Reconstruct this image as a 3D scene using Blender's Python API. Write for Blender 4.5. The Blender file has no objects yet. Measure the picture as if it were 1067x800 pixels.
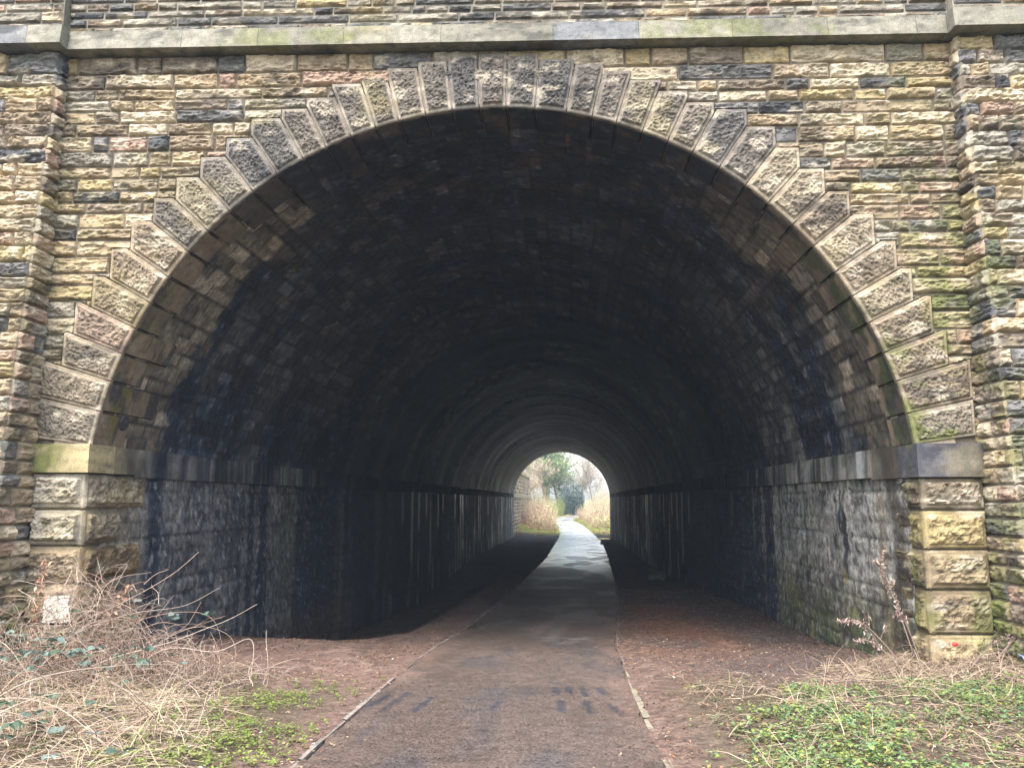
import bpy, math, random
import numpy as np
R_ = np.random.RandomState
random.seed(7)
sc = bpy.context.scene
COL = sc.collection
ZO = 1.6            # eye height: every z below is measured from the eye, the scene is lifted by this
D = 8.9             # distance from the eye to the bridge face
CX, CZ, R0 = -.47, -.05, 4.43   # arch axis and intrados radius
HAZE = .0008
SK = .0346          # the tunnel runs slightly askew to the face
XJL, XJR = -5.46, 4.59          # where the buttresses meet the face
ZS0, ZS1 = .265, .585           # impost band
ZC0, ZC1 = 5.075, 5.305           # string course
HW = 4.42

# ------------------------------------------------------------------ noise
def _h(ix, iy, iz, s):
    n = (ix * 374761393 + iy * 668265263 + iz * 2147483647 + s * 144665) & 0xffffffff
    n = ((n ^ (n >> 13)) * 1274126177) & 0xffffffff
    n = n ^ (n >> 16)
    return (n & 0xffff) / 65535.0
def vn(x, y, z=0., s=0):
    x, y, z = np.broadcast_arrays(np.asarray(x, float), np.asarray(y, float), np.asarray(z, float))
    fx, fy, fz = np.floor(x), np.floor(y), np.floor(z)
    ix, iy, iz = fx.astype(np.int64), fy.astype(np.int64), fz.astype(np.int64)
    u, v, w = x - fx, y - fy, z - fz
    u, v, w = u*u*(3-2*u), v*v*(3-2*v), w*w*(3-2*w)
    def L(a, b, t): return a + (b - a) * t
    r = []
    for dz in (0, 1):
        a = L(_h(ix, iy, iz+dz, s), _h(ix+1, iy, iz+dz, s), u)
        b = L(_h(ix, iy+1, iz+dz, s), _h(ix+1, iy+1, iz+dz, s), u)
        r.append(L(a, b, v))
    return L(r[0], r[1], w)
def fbm(x, y, z=0., o=4, s=0, g=.5):
    a, t, f, m = 0, 0, 1., 1.
    for k in range(o):
        a = a + m * vn(np.asarray(x)*f + 17.3*k, np.asarray(y)*f + 5.1*k, np.asarray(z)*f + 9.7*k, s + k)
        t += m; f *= 2.03; m *= g
    return a / t
def ridged(x, y, z=0., o=3, s=0):
    return 1 - abs(2 * fbm(x, y, z, o, s) - 1)
def ss(x, a, b):
    t = np.clip((np.asarray(x, float) - a) / (b - a), 0, 1)
    return t * t * (3 - 2 * t)
def mixc(a, b, t):
    t = np.asarray(t)[..., None]
    return np.asarray(a) * (1 - t) + np.asarray(b) * t

# ------------------------------------------------------------------ objects
WLOC = {}
def props(o, label=None, cat=None, group=None, kind=None):
    if label: o['label'] = label
    if cat: o['category'] = cat
    if group: o['group'] = group
    if kind: o['kind'] = kind
    return o
def thing(name, loc, label, cat, group=None):
    o = bpy.data.objects.new(name, None); COL.objects.link(o)
    o.empty_display_size = .2
    loc = np.array([loc[0], loc[1], loc[2] + ZO], float)
    o.location = loc; WLOC[o.name] = loc
    return props(o, label, cat, group)
def mk(name, V, F, mat, parent=None, col=None, extra=None, smooth=False, loc=None, k=.8):
    """one mesh object from arrays; V in eye-relative world metres"""
    V = np.array(V, float).reshape(-1, 3).copy(); V[:, 2] += ZO
    if loc is None: loc = np.zeros(3)
    else: loc = np.array([loc[0], loc[1], loc[2] + ZO], float)
    if parent is not None: loc = WLOC[parent.name]
    V -= loc
    me = bpy.data.meshes.new(name)
    if not isinstance(F, (list, tuple)): F = [F]
    F = [np.asarray(f, np.int64) for f in F if len(f)]
    nl = sum(f.size for f in F); nf = sum(len(f) for f in F)
    me.vertices.add(len(V)); me.vertices.foreach_set('co', V.ravel())
    me.loops.add(nl); me.loops.foreach_set('vertex_index', np.concatenate([f.ravel() for f in F]).astype(np.int32))
    me.polygons.add(nf)
    tot = np.concatenate([np.full(len(f), f.shape[1]) for f in F])
    st = np.concatenate([[0], np.cumsum(tot)[:-1]])
    me.polygons.foreach_set('loop_start', st.astype(np.int32))
    try: me.polygons.foreach_set('loop_total', tot.astype(np.int32))
    except Exception: pass
    me.polygons.foreach_set('use_smooth', np.full(nf, smooth))
    if col is not None:
        c = np.ones((len(V), 4)); c[:, :3] = np.clip(np.asarray(col)*k, 0, 1)
        a = me.attributes.new('Col', 'FLOAT_COLOR', 'POINT'); a.data.foreach_set('color', c.ravel())
    for k, v in (extra or {}).items():
        a = me.attributes.new(k, 'FLOAT', 'POINT'); a.data.foreach_set('value', np.broadcast_to(np.asarray(v, float), (len(V),)).copy())
    me.update(calc_edges=True); me.validate()
    me.materials.append(mat)
    o = bpy.data.objects.new(name, me); COL.objects.link(o)
    if parent is not None:
        o.parent = parent; WLOC[o.name] = WLOC[parent.name]
    else:
        o.location = loc; WLOC[o.name] = loc
    return o
class Acc:
    """collects pieces into one mesh"""
    def __init__(s): s.V = []; s.F4 = []; s.F3 = []; s.C = []; s.n = 0
    def add(s, V, F, C):
        V = np.asarray(V, float).reshape(-1, 3); F = np.asarray(F)
        if len(F): (s.F4 if F.shape[1] == 4 else s.F3).append(F + s.n)
        s.V.append(V); s.C.append(np.broadcast_to(np.asarray(C, float), (len(V), 3)).copy()); s.n += len(V)
    def arrays(s):
        F = []
        if s.F4: F.append(np.concatenate(s.F4))
        if s.F3: F.append(np.concatenate(s.F3))
        return np.concatenate(s.V), F, np.concatenate(s.C)
    def build(s, name, mat, parent=None, smooth=False, loc=None, extra=None, k=.8):
        V, F, C = s.arrays()
        return mk(name, V, F, mat, parent, C, extra, smooth, loc, k)
def gquads(nu, nv, flip=False):
    i = np.arange(nu - 1)[:, None] * nv + np.arange(nv - 1)[None]
    q = np.stack([i, i + nv, i + nv + 1, i + 1], -1).reshape(-1, 4)
    return q[:, ::-1] if flip else q
def tube(P, r, n=5):
    P = np.asarray(P, float); m = len(P); r = np.broadcast_to(r, (m,))
    T = np.gradient(P, axis=0); T /= np.linalg.norm(T, axis=1)[:, None] + 1e-9
    ref = np.array([.31, .12, .94]); ref = ref if abs(T.mean(0) @ ref) < .9 else np.array([1., 0, 0])
    A = np.cross(T, ref); A /= np.linalg.norm(A, axis=1)[:, None] + 1e-9
    B = np.cross(T, A)
    a = np.linspace(0, 2*np.pi, n, endpoint=False)
    V = P[:, None] + r[:, None, None] * (np.cos(a)[None, :, None] * A[:, None] + np.sin(a)[None, :, None] * B[:, None])
    i = np.arange(m - 1)[:, None] * n; j = np.arange(n)[None]; k = (j + 1) % n
    F = np.stack([i + j, i + k, i + n + k, i + n + j], -1).reshape(-1, 4)
    return V.reshape(-1, 3), F
def bez(P, n=12):
    """smooth curve through control points (Catmull-Rom)"""
    P = np.asarray(P, float); P = np.vstack([2*P[0]-P[1], P, 2*P[-1]-P[-2]])
    o = []
    k = len(P) - 3
    for t in np.linspace(0, k - 1e-6, n):
        i = int(t); u = t - i; a, b, c, d = P[i:i+4]
        o.append(.5*((2*b)+(-a+c)*u+(2*a-5*b+4*c-d)*u*u+(-a+3*b-3*c+d)*u**3))
    return np.array(o)

# ------------------------------------------------------------------ materials
def mat(name, build):
    m = bpy.data.materials.new(name); m.use_nodes = True
    nt = m.node_tree; nt.nodes.clear()
    out = nt.nodes.new('ShaderNodeOutputMaterial'); b = nt.nodes.new('ShaderNodeBsdfPrincipled')
    nt.links.new(b.outputs[0], out.inputs[0])
    build(nt, b); return m
def N(nt, t, **k):
    n = nt.nodes.new(t)
    for a, v in k.items():
        if a.startswith('i_'): n.inputs[a[2:].replace('_', ' ')].default_value = v
        else: setattr(n, a, v)
    return n
def attr_mat(name, rough=.9, spec=.3, nscale=60., amp=.35, bump=.25, bdist=.01, rough_attr=None, nscale2=9., amp2=.25, trans=0., stretch=(1, 1, 1)):
    def b(nt, p):
        l = nt.links.new
        at = N(nt, 'ShaderNodeAttribute', attribute_name='Col')
        tc = N(nt, 'ShaderNodeTexCoord')
        mp = N(nt, 'ShaderNodeMapping'); mp.inputs['Scale'].default_value = stretch
        l(tc.outputs['Object'], mp.inputs['Vector'])
        n1 = N(nt, 'ShaderNodeTexNoise', i_Scale=nscale, i_Detail=5., i_Roughness=.65)
        n2 = N(nt, 'ShaderNodeTexNoise', i_Scale=nscale2, i_Detail=4., i_Roughness=.6)
        l(mp.outputs[0], n1.inputs['Vector']); l(mp.outputs[0], n2.inputs['Vector'])
        r1 = N(nt, 'ShaderNodeMapRange'); r1.inputs['From Min'].default_value = .25; r1.inputs['From Max'].default_value = .75
        r1.inputs['To Min'].default_value = 1 - amp; r1.inputs['To Max'].default_value = 1 + amp
        r2 = N(nt, 'ShaderNodeMapRange'); r2.inputs['From Min'].default_value = .3; r2.inputs['From Max'].default_value = .7
        r2.inputs['To Min'].default_value = 1 - amp2; r2.inputs['To Max'].default_value = 1 + amp2
        l(n1.outputs[0], r1.inputs[0]); l(n2.outputs[0], r2.inputs[0])
        mu = N(nt, 'ShaderNodeMath', operation='MULTIPLY'); l(r1.outputs[0], mu.inputs[0]); l(r2.outputs[0], mu.inputs[1])
        vm = N(nt, 'ShaderNodeVectorMath', operation='SCALE')
        l(at.outputs['Color'], vm.inputs[0]); l(mu.outputs[0], vm.inputs['Scale'])
        l(vm.outputs[0], p.inputs['Base Color'])
        p.inputs['Roughness'].default_value = rough; p.inputs['Specular IOR Level'].default_value = spec
        if rough_attr:
            ra = N(nt, 'ShaderNodeAttribute', attribute_name=rough_attr)
            ad = N(nt, 'ShaderNodeMath', operation='MULTIPLY'); l(ra.outputs['Fac'], ad.inputs[0]); l(r1.outputs[0], ad.inputs[1])
            l(ad.outputs[0], p.inputs['Roughness'])
        if bump:
            bp = N(nt, 'ShaderNodeBump', i_Strength=bump, i_Distance=bdist)
            l(n1.outputs[0], bp.inputs['Height']); l(bp.outputs[0], p.inputs['Normal'])
        if trans:
            p.inputs['Subsurface Weight'].default_value = 0.
            nt.nodes.remove
            tr = N(nt, 'ShaderNodeBsdfTranslucent'); l(vm.outputs[0], tr.inputs['Color'])
            ms = N(nt, 'ShaderNodeMixShader'); ms.inputs[0].default_value = trans
            out = [n for n in nt.nodes if n.type == 'OUTPUT_MATERIAL'][0]
            l(p.outputs[0], ms.inputs[1]); l(tr.outputs[0], ms.inputs[2]); l(ms.outputs[0], out.inputs[0])
    return mat(name, b)
M_STONE = attr_mat('weathered_sandstone', .92, .25, 70., .38, .5, .012, None, 11., .22)
M_LINING = attr_mat('sooty_tunnel_stone', .6, .3, 32., .7, .8, .02, 'rough', 11., .5)
M_SOIL = attr_mat('trodden_soil', .95, .2, 38., .6, .9, .02, None, 9., .35)
M_PATH = attr_mat('worn_asphalt', .6, .32, 55., .8, .7, .008, 'rough', 9., .3)
M_KERB = attr_mat('mossy_concrete_edging', .9, .3, 80., .4, .4, .006, None, 9., .35)
M_LEAF = attr_mat('leaf', .55, .4, 40., .2, 0, .01, None, 3., .2, trans=.25)
M_DRY = attr_mat('dry_stem', .8, .25, 50., .2, 0, .01, None, 4., .15, trans=.1)
M_WOOD = attr_mat('bark', .9, .2, 20., .35, 0, .01, None, 2., .2)
M_PLAIN = attr_mat('litter', .5, .4, 40., .15, 0, .01, None, 4., .1)
M_PAINT = attr_mat('flaking_white_paint', .8, .3, 120., .3, .3, .004, None, 30., .15)
M_GRASSLAND = attr_mat('rough_grassland', .95, .1, 3., .35, 0, .01, None, .3, .25)

# ------------------------------------------------------------------ stone
PAL = np.array([[.36,.265,.155],[.27,.20,.125],[.43,.35,.235],[.355,.27,.125],[.34,.215,.155],[.185,.145,.105],[.25,.225,.18],[.060,.064,.074],[.12,.12,.122]])
PAL = PAL*.74 + np.array([.232, .20, .16])*(PAL.mean(1)/.2)[:, None]*.26
def pick(rs, w): return PAL[rs.choice(len(PAL), p=np.array(w)/np.sum(w))] * rs.uniform(.86, 1.14)
W_FACE = [8, 7, 7, 5, 2.8, 5, 4, 1.6, 3]
W_DARK = [6, 5, 4, 3, 2, 5, 4, 3.5, 6]
W_GREY = [1, 2, .6, .1, .6, 6, 5, .4, 7]
MOSS = np.array([.115, .125, .04]); YLI = np.array([.30, .245, .10])
def tint(V, C, rs=None, moss=None, bl=.55):
    """stains with a shape of their own: black soot patches, pale bleaching, ochre lichen, moss; all albedo"""
    x, y, z = V[:, 0], V[:, 1], V[:, 2]
    C = np.array(C, float)
    C = C * (.62 + .76 * fbm(x*6, y*6, z*13, 4, 5))[:, None]
    # dark sooty crust left in thin horizontal films
    s = ss(fbm(x*2.0, y*2.0, z*5.5, 5, 31, .6), .54, .70) * .72
    C = mixc(C, C * .22 + np.array([.012, .013, .016]), s)
    f = ss(fbm(x*11, y*11, z*26, 3, 77), .58, .74) * .45
    C = mixc(C, C * .25 + .008, f)
    b = ss(fbm(x*5, y*5, z*12, 4, 87), .56, .72) * bl
    C = mixc(C, [.46, .40, .31], b)
    l = ss(fbm(x*1.6, y*1.6, z*2.6, 4, 51), .58, .74) * .4
    C = mixc(C, YLI, l * .6)
    if moss is not None:
        C = mixc(C, MOSS * (.5 + 1.0*fbm(x*14, y*14, z*14, 3, 8))[:, None], np.clip(moss, 0, 1) * ss(fbm(x*4, y*4, z*5, 4, 61), .42, .62))
    return C
def rock(u, v, w, h, seed, margin=0., iso=False, bulge=.035, rough=.03, edge=.014, px=0., pz=0.):
    """height field of a rock-faced block, u in 0..w, v in 0..h"""
    d = np.minimum(np.minimum(u, w - u), np.minimum(v, h - v))
    rs = R_(seed)
    X, Z = u + px, v + pz
    if iso: X, Z = X*1.9, Z*.8
    big = fbm(X*4 + seed % 97, Z*9, seed*.37, 3, 3) - .45
    cr = ridged(X*5 + 3.1 + .8*big, Z*20 + seed % 53, seed*.13, 3, 9)
    fac = abs(fbm(X*9, Z*17 + 7, seed*.7, 3, 13) - .5) * 2
    fine = fbm(X*42, Z*60, seed*.9, 2, 17) - .5
    tilt = (u / w - .5) * rs.uniform(-.02, .02) + (v / h - .5) * rs.uniform(-.01, .035)
    body = bulge * rs.uniform(.4, 1.35) + rough * (1.7*big + 1.15*(cr - .62) - .9*fac + .5*fine) + tilt
    body = np.maximum(body, .0)
    jag = .030 * vn(X*14, Z*20, seed*.3, 4)
    p = ss(d - margin + .010*vn(X*25, Z*25, seed*.2, 14)*(margin == 0), 0, .020 + jag)
    return p * body - .022 * (1 - ss(d, 0, edge))
def skirted(P, nu, nv, back):
    """add a skirt from the border of the grid to the points 'back'"""
    idx = np.arange(nu*nv).reshape(nu, nv)
    b = np.concatenate([idx[:, 0], idx[-1, 1:], idx[-2::-1, -1], idx[0, -2:0:-1]])
    n0 = nu*nv; k = np.arange(len(b)); k2 = (k + 1) % len(b)
    F = np.stack([b[k], n0 + k, n0 + k2, b[k2]], -1)
    return np.vstack([P, back[b]]), np.vstack([gquads(nu, nv), F])
def block(acc, o, U, Vv, Nn, w, h, col, seed, res=.016, moss=None, gap=.005, back=.05, clip=None, **kw):
    """rock-faced block on the plane o + u*U + v*Vv, facing Nn"""
    nu = max(4, int(w / res)); nv = max(4, int(h / res))
    g = gap
    u, v = np.meshgrid(np.linspace(g, w - g, nu), np.linspace(g, h - g, nv), indexing='ij')
    hh = rock(u - g, v - g, w - 2*g, h - 2*g, seed, px=o[0], pz=o[2], **kw)
    o, U, Vv, Nn = map(np.asarray, (o, U, Vv, Nn))
    jit = .004 * (fbm(u*8, v*8, seed, 2, 3) - .5)
    P = (o + (u + jit)[..., None]*U + (v + jit)[..., None]*Vv + hh[..., None]*Nn).reshape(-1, 3)
    B = (o + u[..., None]*U + v[..., None]*Vv - back*Nn).reshape(-1, 3)
    V, F = skirted(P, nu, nv, B)
    if clip is not None: V = clip(V)
    m = moss(V) if moss else None
    acc.add(V, F, tint(V, np.broadcast_to(col, (len(V), 3)), moss=m))
def rows(rs, z0, z1, lo=.125, hi=.2):
    z = [z0]
    while z[-1] < z1 - lo: z.append(z[-1] + rs.uniform(lo, hi))
    z[-1] = z1
    return z
def lengths(rs, w, lo=.18, hi=.72):
    x = [0.]
    while x[-1] < w:
        x.append(x[-1] + (rs.uniform(lo, hi) if rs.rand() < .8 else rs.uniform(hi, hi*1.5)))
    x[-1] = w
    if len(x) > 2 and x[-1] - x[-2] < lo * .6: x.pop(-2)
    return x

bridge = thing('railway_bridge', (CX, D, -1.75), 'old sandstone railway bridge with a deep sooty round arched tunnel over the path', 'bridge')
def face_moss(V):
    x, z = V[:, 0], V[:, 2]
    return np.clip(.7*ss(x, 3.2, 4.5)*ss(4.2 - z, 0, 3.) + .35*ss(x, 2.6, 4.4) + .25*ss(-x, 4.6, 5.4), 0, .8)
JA = [171.9, 166.9, 162.5, 158.3, 154.3, 150.1, 145.6, 141.0, 136.9, 132.7, 128.3, 124.0, 119.6, 115.9, 111.9, 108.1, 104.6, 100.5, 96.6, 92.6,
      88.7, 84.5, 79.9, 76.1, 72.5, 68.5, 64.6, 60.7, 56.3, 51.8, 47.7, 43.1, 38.9, 34.2, 30.1, 25.8, 21.2, 17.0, 12.4, 8.1]
rs = R_(5)
CORN = []
for k in range(len(JA) - 1):
    a0, a1 = math.radians(JA[k]), math.radians(JA[k+1]); am = .5*(a0 + a1); right = am < math.pi/2
    lo, up = (a1, a0) if right else (a0, a1)
    dev = abs(math.degrees(am) - 90)
    t = np.clip((dev - 20) / 48, 0, 1) * .9 + .05
    ac = lo + (up - lo) * t
    rc = (5.08 if dev < 30 else 5.15) + rs.uniform(-.02, .03)
    C = np.array([rc*math.cos(ac), rc*math.sin(ac)])
    if dev > 74: C[0] = math.copysign(5.04 if not right else 5.02, C[0])
    CORN.append((C, dev, am, right, a0, a1))
def rout_of(A, C, dev):
    ca, sa = np.cos(A), np.sin(A)
    rz = C[1] / np.maximum(sa, 1e-3); rx = C[0] / np.where(abs(ca) < 1e-3, 1e-3, ca); rx = np.where(rx < 0, 99, rx)
    return np.minimum(rx, 5.4) if dev > 74 else np.minimum(rz, rx)
EXA, EXR = [], []
for C, dev, am, right, a0, a1 in reversed(CORN):
    A = np.linspace(a1, a0, 60); EXA.append(A); EXR.append(rout_of(A, C, dev))
EXA = np.concatenate(EXA); EXR = np.concatenate(EXR)
def clip_ring(V):
    """cut the coursed stones to the outline of the ring stones"""
    dx, dz = V[:, 0] - CX, V[:, 2] - CZ
    r = np.hypot(dx, dz); ro = np.interp(np.arctan2(dz, dx), EXA, EXR)
    V = V.copy(); V[:, 1] = np.where(r < ro + .006, np.maximum(V[:, 1], D + .02), V[:, 1]); return V
rs = R_(11)
acc = Acc()
zr = rows(rs, .60, ZC0)
sd = 100
for z0, z1 in zip(zr[:-1], zr[1:]):
    zm = .5*(z0 + z1); rr = 4.80
    half = math.sqrt(max(rr*rr - (zm - CZ)**2, 0)) if zm - CZ < rr else 0
    spans = [(XJL - .05, CX - half), (CX + half, XJR + .05)] if half > .1 else [(XJL - .05, XJR + .05)]
    for a, b in spans:
        if b - a < .05: continue
        ls = lengths(rs, b - a)
        for u0, u1 in zip(ls[:-1], ls[1:]):
            sd += 1
            top = ss(zm, 4.9, 5.1)
            block(acc, (a + u0, D, z0), (1, 0, 0), (0, 0, 1), (0, -1, 0), u1 - u0, z1 - z0, pick(rs, W_FACE), sd, .014,
                  moss=face_moss, bulge=.026 * (1 - .3*top), rough=.046 * (1 - .2*top), clip=clip_ring if half > .1 else None)
# mortar backing with the arch left open
th = np.linspace(0, np.pi, 97)
ring = np.stack([CX + 4.78*np.cos(th), CZ + 4.78*np.sin(th)], 1)
outer = []
for t in th:
    c, s = math.cos(t), math.sin(t)
    k = min(((XJR + .1 - CX) if c > 0 else (XJL - .1 - CX)) / c if abs(c) > 1e-6 else 99, (ZC0 + .1 - CZ) / s if s > 1e-6 else 99)
    outer.append((CX + k*c, CZ + k*s))
outer = np.array(outer)
V = np.concatenate([np.stack([ring[:, 0], np.full(97, D + .012), ring[:, 1]], 1), np.stack([outer[:, 0], np.full(97, D + .012), outer[:, 1]], 1)])
i = np.arange(96)
acc.add(V, np.stack([i, i + 97, i + 98, i + 1], -1), (.15, .125, .095))
# mortar bed behind the ring stones
ta = np.linspace(math.radians(7), math.radians(173), 90)
ri, ro = R0 + .034, 4.85
V = np.concatenate([np.stack([CX + r_*np.cos(ta) + SK*dy, np.full(90, D + dy), CZ + r_*np.sin(ta)], 1) for r_, dy in ((4.85, -.020), (ri, -.020), (ri, .62))])
i = np.arange(89)
acc.add(V, np.vstack([np.stack([i, i + 90, i + 91, i + 1], -1), np.stack([i + 90, i + 180, i + 181, i + 91], -1)]), (.25, .205, .15))
acc.build('spandrel_wall', M_STONE, bridge)

# ------------------------------------------------------------------ arch ring: one mesh per voussoir
rs = R_(5)
def voussoir(k):
    C, dev, am, right, a0, a1 = CORN[k]
    ns, nr = 40, 64
    s = np.linspace(0, 1, ns)
    g = .004 / R0
    A = a0 - g + (a1 - a0 + 2*g) * s              # a0 > a1
    ca, sa = np.cos(A), np.sin(A)
    rout = rout_of(A, C, dev)
    q = np.linspace(0, 1, nr)
    r = R0 + (rout[:, None] - R0) * q[None]
    X = r * ca[:, None]; Z = r * sa[:, None]
    # distances to the edges
    d1 = np.abs(r * np.sin(A[:, None] - a0)); d2 = np.abs(r * np.sin(A[:, None] - a1))
    dj = np.minimum(d1, d2)
    di = r - R0
    do = np.minimum(np.abs(C[1] - Z) if dev <= 74 else 9, np.abs(C[0] - X) if abs(C[0]) > .3 else 9)
    d = np.minimum(np.minimum(dj, di), do)
    seed = 900 + k
    sx = (A[:, None] - am) * R0 + 0*r
    body = .026*rs.uniform(.6, 1.3) + .026*(fbm(sx*10 + k, r*10, k*.7, 3, 3) - .5) + .022*(ridged(sx*14, r*14, k*.31, 3, 9) - .6) + .040*(fbm(sx*48 + k, r*48, k, 2, 21) - .5)
    m = .034
    p = ss(d - m, 0, .022)
    hgt = p*np.maximum(body, .002) - .020*(1 - ss(np.minimum(dj, do), .0, .011)) - .010*(1 - ss(di, 0, .014))
    y = D - .035 - hgt
    P = np.stack([CX + X, y, CZ + Z], -1).reshape(-1, 3)
    Bk = np.stack([CX + X, np.full_like(X, D + .03), CZ + Z], -1).reshape(-1, 3)
    ac_ = Acc()
    base = pick(rs, [7, 7, 6, 1, 2.5, 3, 5, .2, 2.])
    base = base * .5 + np.array([.25, .205, .155]) * .5
    if 50 < math.degrees(am) < 140: base = base * .5 + np.array([.15, .15, .158]) * .5
    V, F = skirted(P, ns, nr, Bk)
    # the rough centre of the stone weathers greyer than its dressed margin
    pc = np.concatenate([p.ravel(), np.zeros(len(V) - ns*nr)])
    Cc = mixc(np.broadcast_to(base*.86 + np.array([.018, .012, .006]), (len(V), 3)), base * .48, pc * .8 * (.45 + .8*vn(V[:, 0]*2, V[:, 2]*2, 3., 5)))
    mo = .85*ss(V[:, 0], 2.6, 4.0) * ss(2.6 - V[:, 2], 0, 1.5)
    ac_.add(V, F[:, ::1], tint(V, Cc, moss=mo))
    # soffit with sunk joints, two stones deep
    dep = [.62, 1.12, .56, 1.0, .7][k % 5] if k % 2 else .52 + .1*rs.rand()
    ny = int(dep / .03)
    yy = np.linspace(0, dep, ny)
    S, Y = np.meshgrid(s, yy, indexing='ij')
    AA = a0 - g + (a1 - a0 + 2*g) * S
    dj = np.minimum(S, 1 - S) * abs(a1 - a0) * R0
    dcut = np.abs(Y - .56) if dep > .8 else 9 + 0*Y
    rr = R0 + .030*(1 - ss(dj, .002, .018)) + .012*(1 - ss(Y, 0, .016)) + .012*(1 - ss(dcut, .0, .012)) + .008*(fbm(S*2 + k*3, Y*9, k, 3, 2) - .5)
    P = np.stack([CX + rr*np.cos(AA) + SK*Y, D - .035 + Y*(dep + .035)/dep, CZ + rr*np.sin(AA)], -1).reshape(-1, 3)
    Fq = gquads(ns, ny)
    deg = math.degrees(am); hz = abs(deg - 90)
    sb = np.array([.20, .155, .105]) * rs.uniform(.75, 1.15)
    soot = ss(52 - hz, 0, 22)*.97 * np.ones(len(P))
    yv = P[:, 1] - D
    n = fbm(P[:, 0]*2 + P[:, 2]*2, yv*6, k*.2, 4, 6)
    soot = np.clip(soot + .8*ss(n + .12*yv, .56, .70), 0, 1)
    c = mixc(np.broadcast_to(sb, (len(P), 3)) * (.45 + 1.1*fbm(P[:, 0]*5, yv*5, P[:, 2]*5, 4, 58))[:, None], [.020, .024, .036], soot)
    if right:
        gn = fbm(P[:, 0]*4, yv*7, P[:, 2]*4, 4, 8)
        gm = ss(50 - deg, 0, 20) * ss(.34 - abs(yv - .24) + .5*(gn - .5), .06, .22) * ss(gn, .40, .56)
        c = mixc(c, np.array([.05, .07, .02])*(.4 + 1.2*fbm(P[:, 0]*15, yv*15, P[:, 2]*15, 3, 18))[:, None], gm*.85)
        c = mixc(c, [.03, .028, .03], ss(fbm(P[:, 0]*2.2, yv*5, P[:, 2]*1.2, 4, 28), .52, .62)*.75)
    elif deg > 160:
        gm = ss(.12 - abs(yv - .30) + .35*(fbm(P[:, 0]*4, yv*8, P[:, 2]*4, 4, 8) - .5), 0, .08) * ss(fbm(P[:, 0]*9, yv*9, P[:, 2]*5, 3, 38), .38, .6) * .75; c = mixc(c, [.17, .135, .03], gm)
    else:
        gm = ss(deg, 135, 150) * ss(fbm(P[:, 0]*3, yv*4, P[:, 2]*3, 3, 8), .5, .65); c = mixc(c, [.16, .14, .06], gm*.5)
    fn = fbm(P[:, 0]*9, yv*9, P[:, 2]*9, 4, 45, .6); iso = fbm(P[:, 0]*2.3, yv*2.3, P[:, 2]*2.3, 5, 47, .6)
    c = mixc(c, np.array([.085, .063, .046])*(.3 + 1.4*fn)[:, None]*rs.uniform(.6, 1.3), ss(iso, .46, .62)*soot*.85)
    c = mixc(c, np.array([.10, .10, .105])*(.3 + 1.4*fn)[:, None], ss(fbm(P[:, 0]*6, yv*6, P[:, 2]*6, 3, 46), .60, .74)*soot*.6)
    c = mixc(c, [.012, .012, .013], 1 - ss(dj.ravel(), .004, .022))
    ac_.add(P, Fq, c * (.8 + .4*fbm(P[:, 0]*20, P[:, 1]*20, P[:, 2]*20, 2, 9))[:, None])
    ac_.build('voussoir', M_STONE, bridge)
for k in range(len(JA) - 1): voussoir(k)

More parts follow.
